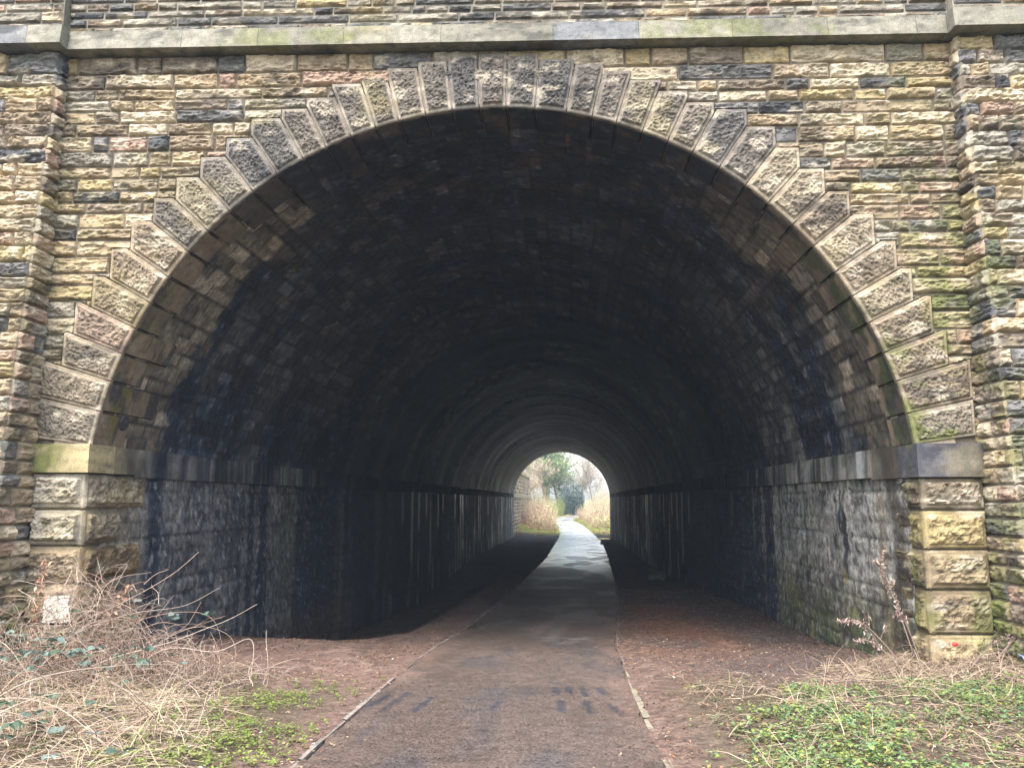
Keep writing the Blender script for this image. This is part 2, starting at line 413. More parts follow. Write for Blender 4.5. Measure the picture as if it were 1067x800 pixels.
# ------------------------------------------------------------------ tunnel lining and side walls
def ysamples():
    y = list(np.arange(.30, 6.5, .034))
    st = .034
    while y[-1] < 68.0:
        st = min(st*1.035, .30); y.append(y[-1] + st)
    return np.array(y)
YS = ysamples()                      # depth behind the face
YEND = YS[-1]
_sb = np.cumsum(R_(2).uniform(1.2, 8.5, 24)); _so = R_(4).uniform(-.5, .5, 25)
def section(y):
    """the tunnel was built in lengths that do not quite line up"""
    return _so[np.digitize(y, _sb)] * .055 * ss(y, 4., 6.)
def lin_colour(s, y, side, h=None):
    """s: arc metres above springing on the nearer side (crown about 6); y: depth. albedo of the sooty stone"""
    off = 0 if side < 0 else 40
    soot = np.array([.0165, .0245, .042]); stone = np.array([.185, .155, .115]); grey = np.array([.20, .195, .185]); brown = np.array([.075, .056, .042])
    st = fbm(y*2.8 + off, s*.34, 0., 5, 41)
    blot = fbm(y*1.3 + off, s*1.3, 3., 4, 43)
    iso = fbm(y*2.3 + off, s*2.3, 5., 5, 47, .6)
    fine = fbm(y*9 + off, s*9., 7., 4, 45, .6)
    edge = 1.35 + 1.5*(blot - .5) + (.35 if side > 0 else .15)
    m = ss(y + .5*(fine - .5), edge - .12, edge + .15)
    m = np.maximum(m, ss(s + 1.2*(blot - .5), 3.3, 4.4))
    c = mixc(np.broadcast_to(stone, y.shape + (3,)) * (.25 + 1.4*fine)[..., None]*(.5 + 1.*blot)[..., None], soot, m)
    # pale mineral streaks running down the haunch
    reach = 9. if side > 0 else 7.
    g = ss(st + .25*(fine - .5), .47, .62) * ss(3.9 - s, 0, 1.9) * ss(reach - y, 0, 4.5) * ss(y, 1.5, 2.2) * (1.0 if side > 0 else .62)
    c = mixc(c, np.array([.17, .165, .15]) * (.25 + 1.2*fine)[..., None], g * .85)
    gl = ss(fbm(y*1.1 + off, s*.2, 9., 4, 53), .5, .66) * ss(s, .5, 2.) * ss(36 - y, 0, 20) * ss(y, 2.5, 5)
    c = mixc(c, np.array([.095, .092, .086]) * (.4 + 1.2*fine)[..., None], gl * .75)
    b = ss(iso, .50, .62) * ss(s, .8, 2.5) * ss(16 - y, 0, 10)
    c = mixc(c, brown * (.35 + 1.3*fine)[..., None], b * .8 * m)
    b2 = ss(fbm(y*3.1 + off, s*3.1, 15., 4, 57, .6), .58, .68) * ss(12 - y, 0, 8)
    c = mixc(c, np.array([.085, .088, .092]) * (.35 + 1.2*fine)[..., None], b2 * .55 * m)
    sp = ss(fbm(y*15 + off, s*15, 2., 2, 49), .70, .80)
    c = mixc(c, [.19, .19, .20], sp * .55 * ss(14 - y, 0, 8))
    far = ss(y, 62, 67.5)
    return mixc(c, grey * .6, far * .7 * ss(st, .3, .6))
def brick(u, v, bw, bh, seed):
    r = np.floor(v / bh); uu = u / bw + .5*(r % 2) + .3*_h(r.astype(int), 3*np.ones_like(r, int), 1*np.ones_like(r, int), seed)
    c = np.floor(uu)
    fu = (uu - c)*bw; fv = v - r*bh
    d = np.minimum(np.minimum(fu, bw - fu), np.minimum(fv, bh - fv))
    return d, _h(c.astype(int), r.astype(int), np.zeros_like(r, int), seed)
TH = np.linspace(math.radians(172.6), math.radians(7.4), 300)
Yg, Tg = np.meshgrid(YS, TH, indexing='ij')
sarc = np.minimum(math.radians(172.6) - Tg, Tg - math.radians(7.4)) * R0
d, hb = brick(Yg + .06*(fbm(Yg*3, Tg*9, 0., 3, 92) - .5), (math.radians(172.6) - Tg)*R0 + .05*(fbm(Yg*2, Tg*6, 4., 3, 93) - .5), .42, .19, 3)
near = ss(14 - Yg, 0, 4)
rr = R0 + .018 + .014*(1 - ss(d, .0, .028))*near - .016*(hb - .5)*near - .022*(fbm(Yg*3, Tg*R0*3, 0., 4, 9) - .5) + section(Yg)
rr = np.where(Yg < .6, np.maximum(rr, R0 + .02), rr)
LV = np.stack([CX + rr*np.cos(Tg) + SK*Yg, D + Yg, CZ + rr*np.sin(Tg)], -1)
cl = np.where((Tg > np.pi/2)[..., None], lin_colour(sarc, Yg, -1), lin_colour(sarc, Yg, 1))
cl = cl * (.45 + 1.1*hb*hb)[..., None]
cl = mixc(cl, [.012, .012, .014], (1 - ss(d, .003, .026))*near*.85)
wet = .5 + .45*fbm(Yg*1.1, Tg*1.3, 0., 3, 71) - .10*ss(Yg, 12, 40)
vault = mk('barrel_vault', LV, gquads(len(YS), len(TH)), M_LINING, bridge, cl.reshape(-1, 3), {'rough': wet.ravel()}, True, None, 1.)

def wall_colour(side, y, z):
    off = 0 if side < 0 else 60
    st = fbm(y*1.9 + off, z*.16, 0., 5, 41)
    st2 = fbm(y*5 + off, z*.22, 1., 4, 42)
    fine = fbm(y*13 + off, z*9, 2., 4, 44, .62)
    blot = fbm(y*2.2 + off, z*1.6, 5., 4, 46)
    soot = np.array([.0165, .0245, .042]); dark = np.array([.05, .047, .043])
    if side < 0:
        pale = mixc(np.broadcast_to([.15, .148, .142], y.shape + (3,)), [.19, .165, .12], ss(1.5 - y, 0, .8))
        bm = ss(.22 - abs(y - 1.55), 0, .15)
        g = ss(y, 1.4, 1.8) * ss(9.5 - y, 0, 5.)
        pale = pale*(.5 + 1.0*fine)[..., None]; c = mixc(np.broadcast_to(soot, y.shape + (3,)), pale, np.clip(g * (.45 + .9*ss(fine + .6*(blot - .5), .36, .66)) , 0, 1) * .75 + ss(1.5 - y, 0, .3)*.8)
        c = mixc(c, soot, bm*.9)
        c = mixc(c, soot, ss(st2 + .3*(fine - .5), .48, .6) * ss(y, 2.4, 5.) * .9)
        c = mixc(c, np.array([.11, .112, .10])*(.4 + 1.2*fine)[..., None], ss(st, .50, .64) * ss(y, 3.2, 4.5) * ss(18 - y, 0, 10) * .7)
        c = mixc(c, [.10, .055, .042], ss(-1.9 - z, 0, .6)*ss(y, 2.5, 4)*ss(14 - y, 0, 5)*.5)
    else:
        pale = mixc(np.broadcast_to([.27, .265, .245], y.shape + (3,)), [.11, .105, .055], np.clip(ss(-.9 - z, 0, .7) + .3*blot, 0, 1))
        c = mixc(np.broadcast_to(dark, y.shape + (3,)), pale, np.clip(.10 + 1.1*ss(fine*.75 + blot*.4, .40, .66), 0, 1))
        c = mixc(c, [.05, .042, .032], ss(.30 - abs(y - .72 - .12*np.sin(z*3)), 0, .2) * .9)
        c = mixc(c, [.15, .115, .07], ss(.16 - abs(y - 1.15 - .05*np.sin(z*4)), 0, .12) * .6)
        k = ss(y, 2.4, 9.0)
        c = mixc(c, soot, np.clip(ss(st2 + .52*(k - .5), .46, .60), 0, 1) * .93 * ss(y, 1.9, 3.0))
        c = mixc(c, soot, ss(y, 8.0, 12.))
        for (yy, zz, ry, rz) in ((2.62, -.28, .16, .17), (2.5, -.62, .08, .38), (2.95, -.55, .05, .14)):
            e = ((y - yy + .05*(fine - .5))/ry)**2 + ((z - zz)/rz)**2
            c = mixc(c, [.022, .022, .028], ss(1.3 - e + .9*(fine - .5), 0, .4)*.92)
        e = ((y - 2.6)/.13)**2 + ((z + 1.02)/.11)**2
        c = mixc(c, [.30, .25, .07], ss(1.2 - e + .6*(fine - .5), 0, .6)*.6)
        c = mixc(c, [.045, .07, .03], ss(-1.1 - z, 0, .8) * ss(fbm(y*2, z*.6, 9., 3, 48), .42, .62) * ss(4.5 - y, 0, 1.5) * .8)
    c = mixc(c, [.12, .125, .13], ss(fbm(y*9 + off, z*.15, 1., 3, 52), .70, .78) * ss(y, 9, 14) * .55)
    sp = ss(fbm(y*15 + off, z*12, 2., 2, 59), .66, .76)
    c = mixc(c, [.27, .27, .265], sp * .6 * ss(12 - y, 0, 7) * ss(y, .9, 1.8))
    far = ss(y, 60, 67)
    return mixc(c, [.14, .135, .12], far * .22 * ss(st, .3, .6))
ZW = np.linspace(-4.2, ZS0 + .01, 112)
for side in (-1, 1):
    Yg, Zg = np.meshgrid(YS, ZW, indexing='ij')
    d, hb = brick(Yg, Zg + 9, .50, .19, 8 + side)
    near = ss(16 - Yg, 0, 5)
    o = .018*(1 - ss(d, 0, .03))*near - .022*(hb - .5)*near - .05*(fbm(Yg*2.2, Zg*4.5, side, 4, 19) - .5)*(1 - .5*near*0) + section(Yg + 1.1)
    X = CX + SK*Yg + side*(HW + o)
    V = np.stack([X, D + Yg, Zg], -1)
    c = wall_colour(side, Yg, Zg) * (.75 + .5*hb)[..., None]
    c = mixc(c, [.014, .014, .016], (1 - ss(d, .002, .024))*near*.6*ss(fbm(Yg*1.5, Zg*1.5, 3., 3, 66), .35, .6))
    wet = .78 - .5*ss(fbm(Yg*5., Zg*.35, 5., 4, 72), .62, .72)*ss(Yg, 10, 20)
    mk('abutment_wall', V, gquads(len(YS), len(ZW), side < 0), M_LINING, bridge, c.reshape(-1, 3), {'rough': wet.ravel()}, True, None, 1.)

# ------------------------------------------------------------------ impost band: face stones and the run through the tunnel
def dressed(acc, P8, col, res=.035, amp=.006, seed=0, moss=None, ch=.008):
    """dressed block from an 8-corner hexahedron (bottom 0-3, top 4-7), slightly uneven faces"""
    P8 = np.asarray(P8, float)
    for q in ((0, 1, 5, 4), (1, 2, 6, 5), (2, 3, 7, 6), (3, 0, 4, 7), (4, 5, 6, 7), (3, 2, 1, 0)):
        a, b, c, d = P8[list(q)]
        lu = max(np.linalg.norm(b - a), np.linalg.norm(c - d)); lv = max(np.linalg.norm(d - a), np.linalg.norm(c - b))
        nu = int(np.clip(lu/res, 3, 60)); nv = int(np.clip(lv/res, 3, 40))
        u, v = np.meshgrid(np.linspace(0, 1, nu), np.linspace(0, 1, nv), indexing='ij')
        U, W = u[..., None], v[..., None]
        P = (a*(1-U) + b*U)*(1-W) + (d*(1-U) + c*U)*W
        n = np.cross(b - a, d - a); n /= np.linalg.norm(n) + 1e-9
        e = np.minimum(np.minimum(u, 1-u)*lu, np.minimum(v, 1-v)*lv)
        h = amp*(fbm(P[..., 0]*6, P[..., 1]*6, P[..., 2]*6 + seed, 4, 3) - .5)*2*ss(e, 0, .02) - ch*(1 - ss(e, 0, .01))*(e < -1)
        P = P + h[..., None]*n
        V = P.reshape(-1, 3)
        acc.add(V, gquads(nu, nv), tint(V, np.broadcast_to(col, (len(V), 3)), moss=moss(V) if moss else None, bl=.10) if callable(col) is False else col(V))
def box8(x0, x1, y0, y1, z0, z1, sk=0.):
    return [(x0, y0, z0), (x1, y0, z0), (x1 + sk*(y1-y0), y1, z0), (x0 + sk*(y1-y0), y1, z0), (x0, y0, z1), (x1, y0, z1), (x1 + sk*(y1-y0), y1, z1), (x0 + sk*(y1-y0), y1, z1)]
rs = R_(21)
for side in (-1, 1):
    acc = Acc()
    xi = CX + side*(HW - .055); xo = (XJL - .07) if side < 0 else (XJR + .02)
    x0, x1 = min(xi, xo), max(xi, xo)
    z0, z1 = (.295, .60) if side < 0 else (.24, .585)
    base = np.array([.33, .27, .15]) if side < 0 else np.array([.060, .060, .070])
    dressed(acc, box8(x0, x1, D - .10, D + .42, z0, z1, SK), base, .02, .006, 3, (lambda V: .9*ss(.12 - abs(V[:, 1] - D - .1), 0, .1)) if side > 0 else (lambda V: ss(-4.95 - V[:, 0], 0, .35)*.9))
    y = .425
    while y < YEND - .5:
        ln = rs.uniform(.45, 1.0) * (1 if y < 12 else 2.2)
        y2 = min(y + ln, YEND - .2)
        o = rs.uniform(-.008, .008)
        def bc(V, side=side):
            yy = V[:, 1] - D; c = wall_colour(side, yy, np.zeros_like(yy) + .1)*.9
            k = ss(fbm(yy*3.0, V[:, 2]*3.0, side, 5, 9, .6), .33, .66)
            c = c * (.5 + .9*k)[:, None]
            if side > 0:
                c = mixc(c, [.06, .048, .035], ss(1.35 - yy, 0, .5)*.8)
                c = mixc(c, [.09, .14, .03], ss(.16 - abs(yy - .22), 0, .08)*.9)
                c = mixc(c, [.42, .43, .42], ss(.13 - abs(yy - 1.62), 0, .03)*.9)
            else:
                c = mixc(c, [.21, .17, .11], ss(.75 - yy, 0, .2)*.85)
            return c
        zt = z1 + (0.002 if y < 1 else 0)
        a, b = (xi - .3, xi + o) if side < 0 else (xi + o, xi + .3)
        dressed(acc, box8(a + SK*y, b + SK*y, D + y + .004, D + y2 - .004, z0 if y < .5 else ZS0, ZS1 + .012, SK), bc, .05 if y < 8 else .25, .008, int(y*10))
        y = y2
    acc.build('impost_band', M_STONE, bridge)

# ------------------------------------------------------------------ quoins under the impost
rs = R_(8)
QZ = [.24, -.10, -.50, -.905, -1.345, -1.78, -2.3]
QZL = [.295, -.095, -.48, -.872, -1.29, -1.72, -2.3]
for side in (-1, 1):
    zz = QZL if side < 0 else QZ
    xa = CX + side*(HW - .02); xo = (XJL - .02) if side < 0 else (XJR + .0)
    for k in range(6):
        z1, z0 = zz[k], zz[k+1]
        acc = Acc()
        base = pick(rs, [7, 7, 5, .8, 2, 3, 5, 0, 1.2])
        ret = [1.28, .68, 1.2, .62, 1.15, .7][k] if side < 0 else [.40, .34, .42, .36, .40, .38][k]
        def ms(V, side=side):
            return np.clip((.75 if side > 0 else .55)*ss(-.2 - V[:, 2], 0, 1.4) + (.5 if side > 0 else .1)*ss(.15 - abs(V[:, 1] - D - .2), 0, .1), 0, 1)
        w = abs(xo - xa)
        yf = D - .045
        if side < 0:
            block(acc, (xo, yf, z0), (1, 0, 0), (0, 0, 1), (0, -1, 0), w, z1 - z0, base, 2000 + k, .016, ms, .010, .06, margin=.035, iso=True, bulge=.042, rough=.05, edge=.022)
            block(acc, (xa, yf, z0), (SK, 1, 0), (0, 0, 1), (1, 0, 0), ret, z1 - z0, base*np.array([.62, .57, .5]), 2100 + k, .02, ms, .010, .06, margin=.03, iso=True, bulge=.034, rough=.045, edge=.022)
        else:
            block(acc, (xa, yf, z0), (1, 0, 0), (0, 0, 1), (0, -1, 0), w, z1 - z0, base*np.array([.80, .80, .74]), 2200 + k, .018, ms, .010, .06, margin=.035, iso=True, bulge=.042, rough=.05, edge=.022)
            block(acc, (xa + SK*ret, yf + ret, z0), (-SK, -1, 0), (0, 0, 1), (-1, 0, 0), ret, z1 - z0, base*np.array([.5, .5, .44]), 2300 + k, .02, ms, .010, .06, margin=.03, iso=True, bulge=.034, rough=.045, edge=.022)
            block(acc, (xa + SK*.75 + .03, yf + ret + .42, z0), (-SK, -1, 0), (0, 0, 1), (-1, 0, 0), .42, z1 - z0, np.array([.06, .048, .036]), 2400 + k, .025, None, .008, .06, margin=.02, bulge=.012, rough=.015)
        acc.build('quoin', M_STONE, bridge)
    # solid core behind the quoins
    acc = Acc(); 
    xc0, xc1 = (xo - .1, xa - .03) if side < 0 else (xa + .03, xo + .1)
    dressed(acc, box8(xc0, xc1, D + .0, D + .9, -3., ZS0, SK), np.array([.12, .10, .07]), .3, 0)
    acc.build('pier_core', M_STONE, bridge)
# rusty fixing plate and white painted square
P = np.array([plate for plate in [(0, 0, 0)]])
a = math.radians(167.9); yc = D + .50
t = np.linspace(0, 2*np.pi, 20, endpoint=False)
ctr = np.array([CX + (R0 - .004)*math.cos(a) + SK*.5, yc, CZ + (R0 - .004)*math.sin(a)])
er = np.array([-math.cos(a), 0, -math.sin(a)]); et = np.array([-math.sin(a), 0, math.cos(a)]); ey = np.array([0, 1, 0])
acc = Acc()
prof = [(.0, .03), (.035, .03), (.04, .018), (.085, .016), (.092, 0)]
V = np.array([[ctr + er*h + (et*math.cos(q) + ey*math.sin(q))*r for q in t] for r, h in prof]).reshape(-1, 3)
i = np.arange(4)[:, None]*20; j = np.arange(20)[None]; k = (j+1) % 20
acc.add(V, np.stack([i+j, i+k, i+20+k, i+20+j], -1).reshape(-1, 4), (.045, .04, .042))
acc.build('iron_tie_plate', M_STONE, bridge)['label'] = 'round dark iron plate on the left arch springer'
nu = nv = 26
u, v = np.meshgrid(np.linspace(0, 1, nu), np.linspace(0, 1, nv), indexing='ij')
hu = u*.26 + .012*(fbm(v*9, u*2, 0., 3, 2) - .5)*2*(abs(u - .5)*2)**4; hv = v*.27 + .012*(fbm(u*9, v*2, 4., 3, 2) - .5)*2*(abs(v - .5)*2)**4
xw, zw = -5.19, -1.262
P = np.stack([xw + hu, D - .115 - .012*fbm(u*6, v*6, 0., 3, 7), zw + hv], -1).reshape(-1, 3)
B = P.copy(); B[:, 1] += .05
V, F = skirted(P, nu, nv, B)
cc = mixc(np.broadcast_to([.56, .55, .49], (len(V), 3)), [.33, .30, .22], ss(fbm(V[:, 0]*40, 0*V[:, 0], V[:, 2]*40, 3, 5), .55, .68))
mk('painted_patch', V, F, M_PAINT, bridge, cc)['label'] = 'square of flaking white paint on the lowest left quoin'

# ------------------------------------------------------------------ battered buttresses
PB0, PBK = .13, .098
def prot(z): return PB0 + max(0., (5.10 - z))*PBK
for side in (-1, 1):
    rs = R_(31 + side)
    acc = Acc()
    xj = XJL if side < 0 else XJR
    w = 1.9
    zr = rows(rs, -2.4, ZC0, .13, .2)
    def bm(V, side=side):
        return np.clip(.85*ss(-.3 - V[:, 2], 0, 1.4) + (.55 if side > 0 else .15)*ss(.35 - abs(V[:, 0] - xj), 0, .3)*ss(4.2 - V[:, 2], 0, 2), 0, 1)
    for z0, z1 in zip(zr[:-1], zr[1:]):
        p0, p1 = prot(z0), prot(z1)
        up = np.array([0, (p0 - p1), z1 - z0]); up = up / np.linalg.norm(up)
        nn = np.array([0, -up[2], up[1]]); hh = math.hypot(p0 - p1, z1 - z0)
        ls = lengths(rs, w, .16, .6)
        wgt = W_FACE if side < 0 else (W_DARK if z0 > -.8 else W_FACE)
        if side < 0 and z0 > 3.6: wgt = W_DARK
        for n_, (u0, u1) in enumerate(zip(ls[:-1], ls[1:])):
            sd += 1
            x = xj - w + u0 if side < 0 else xj + w - u1
            c = pick(rs, wgt)
            block(acc, (x, D - p0, z0), (1, 0, 0), up, nn, u1 - u0, hh, c, sd, .015, bm, bulge=.028, rough=.055)
        # the side that faces the arch
        ny = 1 if p0 < .45 else 2
        cut = [0, p0] if ny == 1 else [0, p0*rs.uniform(.4, .6), p0]
        for a, b in zip(cut[:-1], cut[1:]):
            sd += 1
            o = (xj, D - b, z0) if side < 0 else (xj, D - a, z0)
            block(acc, o, (0, 1, 0) if side < 0 else (0, -1, 0), (0, 0, 1), (1, 0, 0) if side < 0 else (-1, 0, 0), b - a, z1 - z0, pick(rs, W_FACE), sd, .018, bm, bulge=.02, rough=.042)
    # core
    zc = [-3.2, ZC0]
    a, b = (xj - w - .02, xj - .02) if side < 0 else (xj + .02, xj + w + .02)
    V = []
    for z in zc:
        y = D - prot(z) + .03
        V += [(a, y, z), (b, y, z), (b, D + .3, z), (a, D + .3, z)]
    dressed(acc, V, np.array([.2, .17, .13]), .5, 0)
    acc.build('buttress', M_STONE, bridge)
    # outer wing of the face, beyond the buttress
    acc = Acc()
    zr = rows(rs, -2.4, ZC0, .15, .22)
    xa = xj - w - 3. if side < 0 else xj + w
    for z0, z1 in zip(zr[:-1], zr[1:]):
        ls = lengths(rs, 3., .25, .8)
        for u0, u1 in zip(ls[:-1], ls[1:]):
            sd += 1
            block(acc, (xa + u0, D, z0), (1, 0, 0), (0, 0, 1), (0, -1, 0), u1 - u0, z1 - z0, pick(rs, W_FACE), sd, .05, None)
    dressed(acc, box8(xa, xa + 3., D + .02, D + .6, -3.2, ZC0), np.array([.2, .17, .13]), .6, 0)
    acc.build('outer_face_wall', M_STONE, bridge)

# ------------------------------------------------------------------ string course and parapet
rs = R_(77)
acc = Acc()
def course(x0, x1, yf, side_l=False):
    x = x0
    while x < x1 - .01:
        x2 = min(x + rs.uniform(.8, 1.35), x1)
        if x1 - x2 < .3: x2 = x1
        c = np.array([.20, .188, .15]) * rs.uniform(.75, 1.12) if rs.rand() < .7 else np.array([.15, .152, .155])
        P8 = np.array(box8(x + .002, x2 - .002, yf, D + .35, ZC0, ZC1))
        P8[4:6, 1] += .03
        dressed(acc, P8, c, .02, .007, int(x*10) + 900, lambda V: .55*np.ones(len(V)) * ss(fbm(V[:, 0]*.7, V[:, 2], 0., 2, 4), .4, .6))
        x = x2
wl = 1.9
course(XJL + .10, XJR - .10, D - .20)
course(XJL - wl - .1, XJL + .098, D - PB0 - .22)
course(XJR - .098, XJR + wl + .1, D - PB0 - .22)
course(XJL - wl - 3.05, XJL - wl - .102, D - .17)
course(XJR + wl + .102, XJR + wl + 3.05, D - .17)
acc.build('string_course', M_STONE, bridge)
acc = Acc()
for (x0, x1, yf) in ((XJL, XJR, D - .03), (XJL - wl, XJL, D - .03 - PB0), (XJR, XJR + wl, D - .03 - PB0), (XJL - wl - 3, XJL - wl, D - .03), (XJR + wl, XJR + wl + 3, D - .03)):
    zr = rows(rs, ZC1 + .004, 6.55, .085, .15)
    for z0, z1 in zip(zr[:-1], zr[1:]):
        ls = lengths(rs, x1 - x0, .16, .6)
        for u0, u1 in zip(ls[:-1], ls[1:]):
            sd += 1
            block(acc, (x0 + u0, yf, z0), (1, 0, 0), (0, 0, 1), (0, -1, 0), u1 - u0, z1 - z0, pick(rs, W_GREY)*.85, sd, .016 if z0 < 5.9 and x0 > -8 and x1 < 8 else .06, bulge=.018, rough=.022)
    dressed(acc, box8(x0, x1, yf + .014, D + .4, ZC1 + .002, 6.55), np.array([.22, .2, .16]), .5, 0)
acc.build('parapet', M_STONE, bridge)
acc = Acc()
x = XJL - wl - 3.1
while x < XJR + wl + 3.:
    dressed(acc, box8(x + .003, x + 1.097, D - .28, D + .52, 6.554, 6.78), np.array([.27, .25, .2])*rs.uniform(.9, 1.1), .1, .008, int(x*10))
    x += 1.1
acc.build('parapet_coping', M_STONE, bridge)
# deck and the plain far face
acc = Acc()
YF = D + YEND
shf = SK*YEND
dressed(acc, box8(-10.3, 9.5, D + .6, YF - .05, 5.0, 5.35, SK), np.array([.12, .11, .09]), 3., 0)
acc.build('bridge_deck', M_STONE, bridge)
cxf = CX + shf
ring = np.stack([cxf + (R0 + .005)*np.cos(th), CZ + (R0 + .005)*np.sin(th)], 1)
ring = np.vstack([[cxf + HW, -4.2], ring[(th > .13) & (th < np.pi - .13)], [cxf - HW, -4.2]])
out_ = []
for px, pz in ring:
    dx, dz = px - cxf, pz - (-.2)
    k = min(9.5/abs(dx) if abs(dx) > 1e-4 else 99, 6.7/dz if dz > .01 else (4.0/-dz if dz < -.01 else 99))
    out_.append((cxf + dx*max(k, 1.01), -.2 + dz*max(k, 1.01)))
out_ = np.array(out_); n = len(ring)
acc = Acc()
V = np.concatenate([np.stack([ring[:, 0], np.full(n, YF + .02), ring[:, 1]], 1), np.stack([out_[:, 0], np.full(n, YF + .02), out_[:, 1]], 1)])
i = np.arange(n - 1)
acc.add(V, np.stack([i, i + n, i + n + 1, i + 1], -1), (.32, .27, .19))
acc.build('far_face_wall', M_STONE, bridge)

# ------------------------------------------------------------------ ground, path
GY = np.array([-60, 0, 4.5, 7, 9, 14, 20, 31, 42, 77, 100, 120, 160, 220, 400, 900])
GZ = -np.array([1.2, 1.35, 1.5, 1.68, 1.8, 2.1, 2.28, 2.75, 3.0, 3.33, 2.9, 2.5, 1.9, 1.4, 1.0, 1.0])
PL = np.array([(-1.41, -30), (-1.42, 0), (-1.44, 5.18), (-1.46, 5.87), (-1.48, 7.83), (-1.47, 9.96), (-1.40, 11.8), (-.94, 18.6), (-.44, 32.7), (.32, 46.1), (1.73, 79.3), (1.95, 91.2), (1.69, 104.4), (1.5, 112.), (2.4, 122.1), (4.5, 130.4), (6.8, 135.), (16, 146)])
PR = np.array([(.70, -30), (.70, 0), (.72, 5.3), (.76, 6.5), (.81, 7.94), (.84, 8.5), (.93, 10.1), (1.0, 11.9), (1.69, 19.), (2.54, 29.8), (3.51, 44.5), (4.83, 68.), (5.13, 79.4), (5.0, 99.7), (4.45, 108.3), (4.3, 112.5), (4.9, 118.6), (6.6, 126.2), (9.0, 131.), (17, 141)])
def xl(y): return np.interp(y, PL[:, 1], PL[:, 0])
def xr(y): return np.interp(y, PR[:, 1], PR[:, 0])
def gbase(y): return np.interp(y, GY, GZ)
# smooth the long profile a little
_yy = np.linspace(-60, 400, 4601); _gz = np.convolve(np.pad(gbase(_yy), 15, mode='edge'), np.ones(31)/31, 'valid')
def gprof(y): return np.where(np.asarray(y) < 400, np.interp(y, _yy, _gz), -1.0)
def gz(x, y):
    x = np.asarray(x, float); y = np.asarray(y, float)
    z = gprof(y)
    dl = xl(y) - x; dr = x - xr(y)
    off = np.maximum(np.maximum(dl, dr), 0)
    inside = ss(y, 8.5, 10) * ss(79 - y, 0, 2)
    n = fbm(x*.9, y*.9, 0., 4, 15) - .5; n2 = fbm(x*5, y*5, 0., 3, 16) - .5
    z = z + (.14*n + .045*n2) * ss(off, 0, .6)
    # soil banked to the left, falling away behind the crest
    z = z + .08*ss(dl, .2, 1.4)*ss(13 - y, 0, 1.5)*ss(y, 8, 11)
    z = z - .85*ss(dl, .5, 2.6)*ss(y, 12.3, 15.)*ss(46 - y, 0, 20)
    # verges in front of the bridge
    z = z + .05*ss(off, .1, 1.2)*ss(9 - y, 0, 1) + .30*ss(dl, 1.6, 5.)*ss(9.2 - y, 0, 2.0) + .26*ss(1.5 - np.hypot((x - 5.0)/1.5, (y - 9.2)/1.0), 0, 1.2)
    # banks beyond the tunnel and the embankments beside it
    b = ss(y, 79, 92)
    z = z + b*(1.6*ss(dl, .8, 9)*ss(160 - y, 0, 40) + .9*ss(dr, 1.0, 10) + .5*n)
    ax = CX + SK*(y - D)
    emb = ss(np.abs(x - ax), 9.0, 15)*ss(y, 9.6, 13)*ss(77 - y, 0, 4)
    z = z + emb*(5.0 + 2.0 - 0*z)
    inpath = (dl < .02) & (dr < .02)
    return z - np.where((dl < .0) & (dr < .0), .045 + .12*ss(y, 40, 60), 0) + 0*inpath
def graded(a, b, st, lo, hi, k=1.12):
    m = list(np.arange(a, b, st)); 
    up, s = [m[-1]], st
    while up[-1] < hi: s *= k; up.append(up[-1] + s)
    dn, s = [m[0]], st
    while dn[-1] > lo: s *= k; dn.append(dn[-1] - s)
    return np.array(dn[:0:-1] + m + up[1:])
gxs = graded(-7., 6.5, .055, -900, 900)
gys = graded(3.0, 18., .055, -60, 20, 1.2)
y = [v for v in gys if v < 18]; st = .055
while y[-1] < 900:
    st = min(st*1.05, .35) if y[-1] < 140 else st*1.12
    y.append(y[-1] + st)
gys = np.array(y)
GX, GYY = np.meshgrid(gxs, gys, indexing='ij')
GZZ = gz(GX, GYY)
def soil_colour(x, y):
    n = fbm(x*1.3, y*1.0, 0., 5, 81); f = fbm(x*9, y*9, 0., 4, 82); g = fbm(x*.5, y*.5, 3., 4, 83)
    c = mixc(np.array([.115, .073, .058]), [.165, .105, .082], n)
    c = mixc(c, [.07, .048, .042], ss(f, .54, .68)*.65)
    c = mixc(c, [.24, .185, .145], ss(fbm(x*14, y*14, 5., 3, 84), .66, .76)*.6)
    dr = x - xr(y); dl = xl(y) - x
    # right verge: dark leaf mould; left verge: red soil
    c = mixc(c, [.085, .066, .06], ss(dr, .1, 1.4)*ss(n*.7 + f*.5, .3, .62)*.85)
    c = mixc(c, [.20, .095, .06], ss(dr, .1, .6)*ss(2.2 - dr, 0, 1.)*ss(g, .4, .6)*ss(y, 10, 12)*.7)
    near = ss(9.3 - y - .6*(n - .5)*4, 0, 2.0)
    c = mixc(c, [.085, .068, .042], near*ss(np.maximum(dl, dr), .0, .7)*.8)
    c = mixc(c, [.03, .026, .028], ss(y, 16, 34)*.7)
    gr = ss(y, 79, 88)
    c = mixc(c, mixc(np.array([.12, .14, .035]), [.23, .17, .075], ss(fbm(x*.35, y*.2, 0., 4, 85), .4, .6)), gr)
    out = ss(np.abs(x - CX - SK*(y - D)), 8.0, 9.5)
    c = mixc(c, [.075, .095, .03], out*ss(78 - y, 0, 2)*.9)
    return c
gc = soil_colour(GX, GYY)
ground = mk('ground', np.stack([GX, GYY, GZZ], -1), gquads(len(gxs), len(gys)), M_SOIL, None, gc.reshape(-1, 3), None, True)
props(ground, 'reddish trodden soil and rough verge either side of the path', None, None, 'structure')

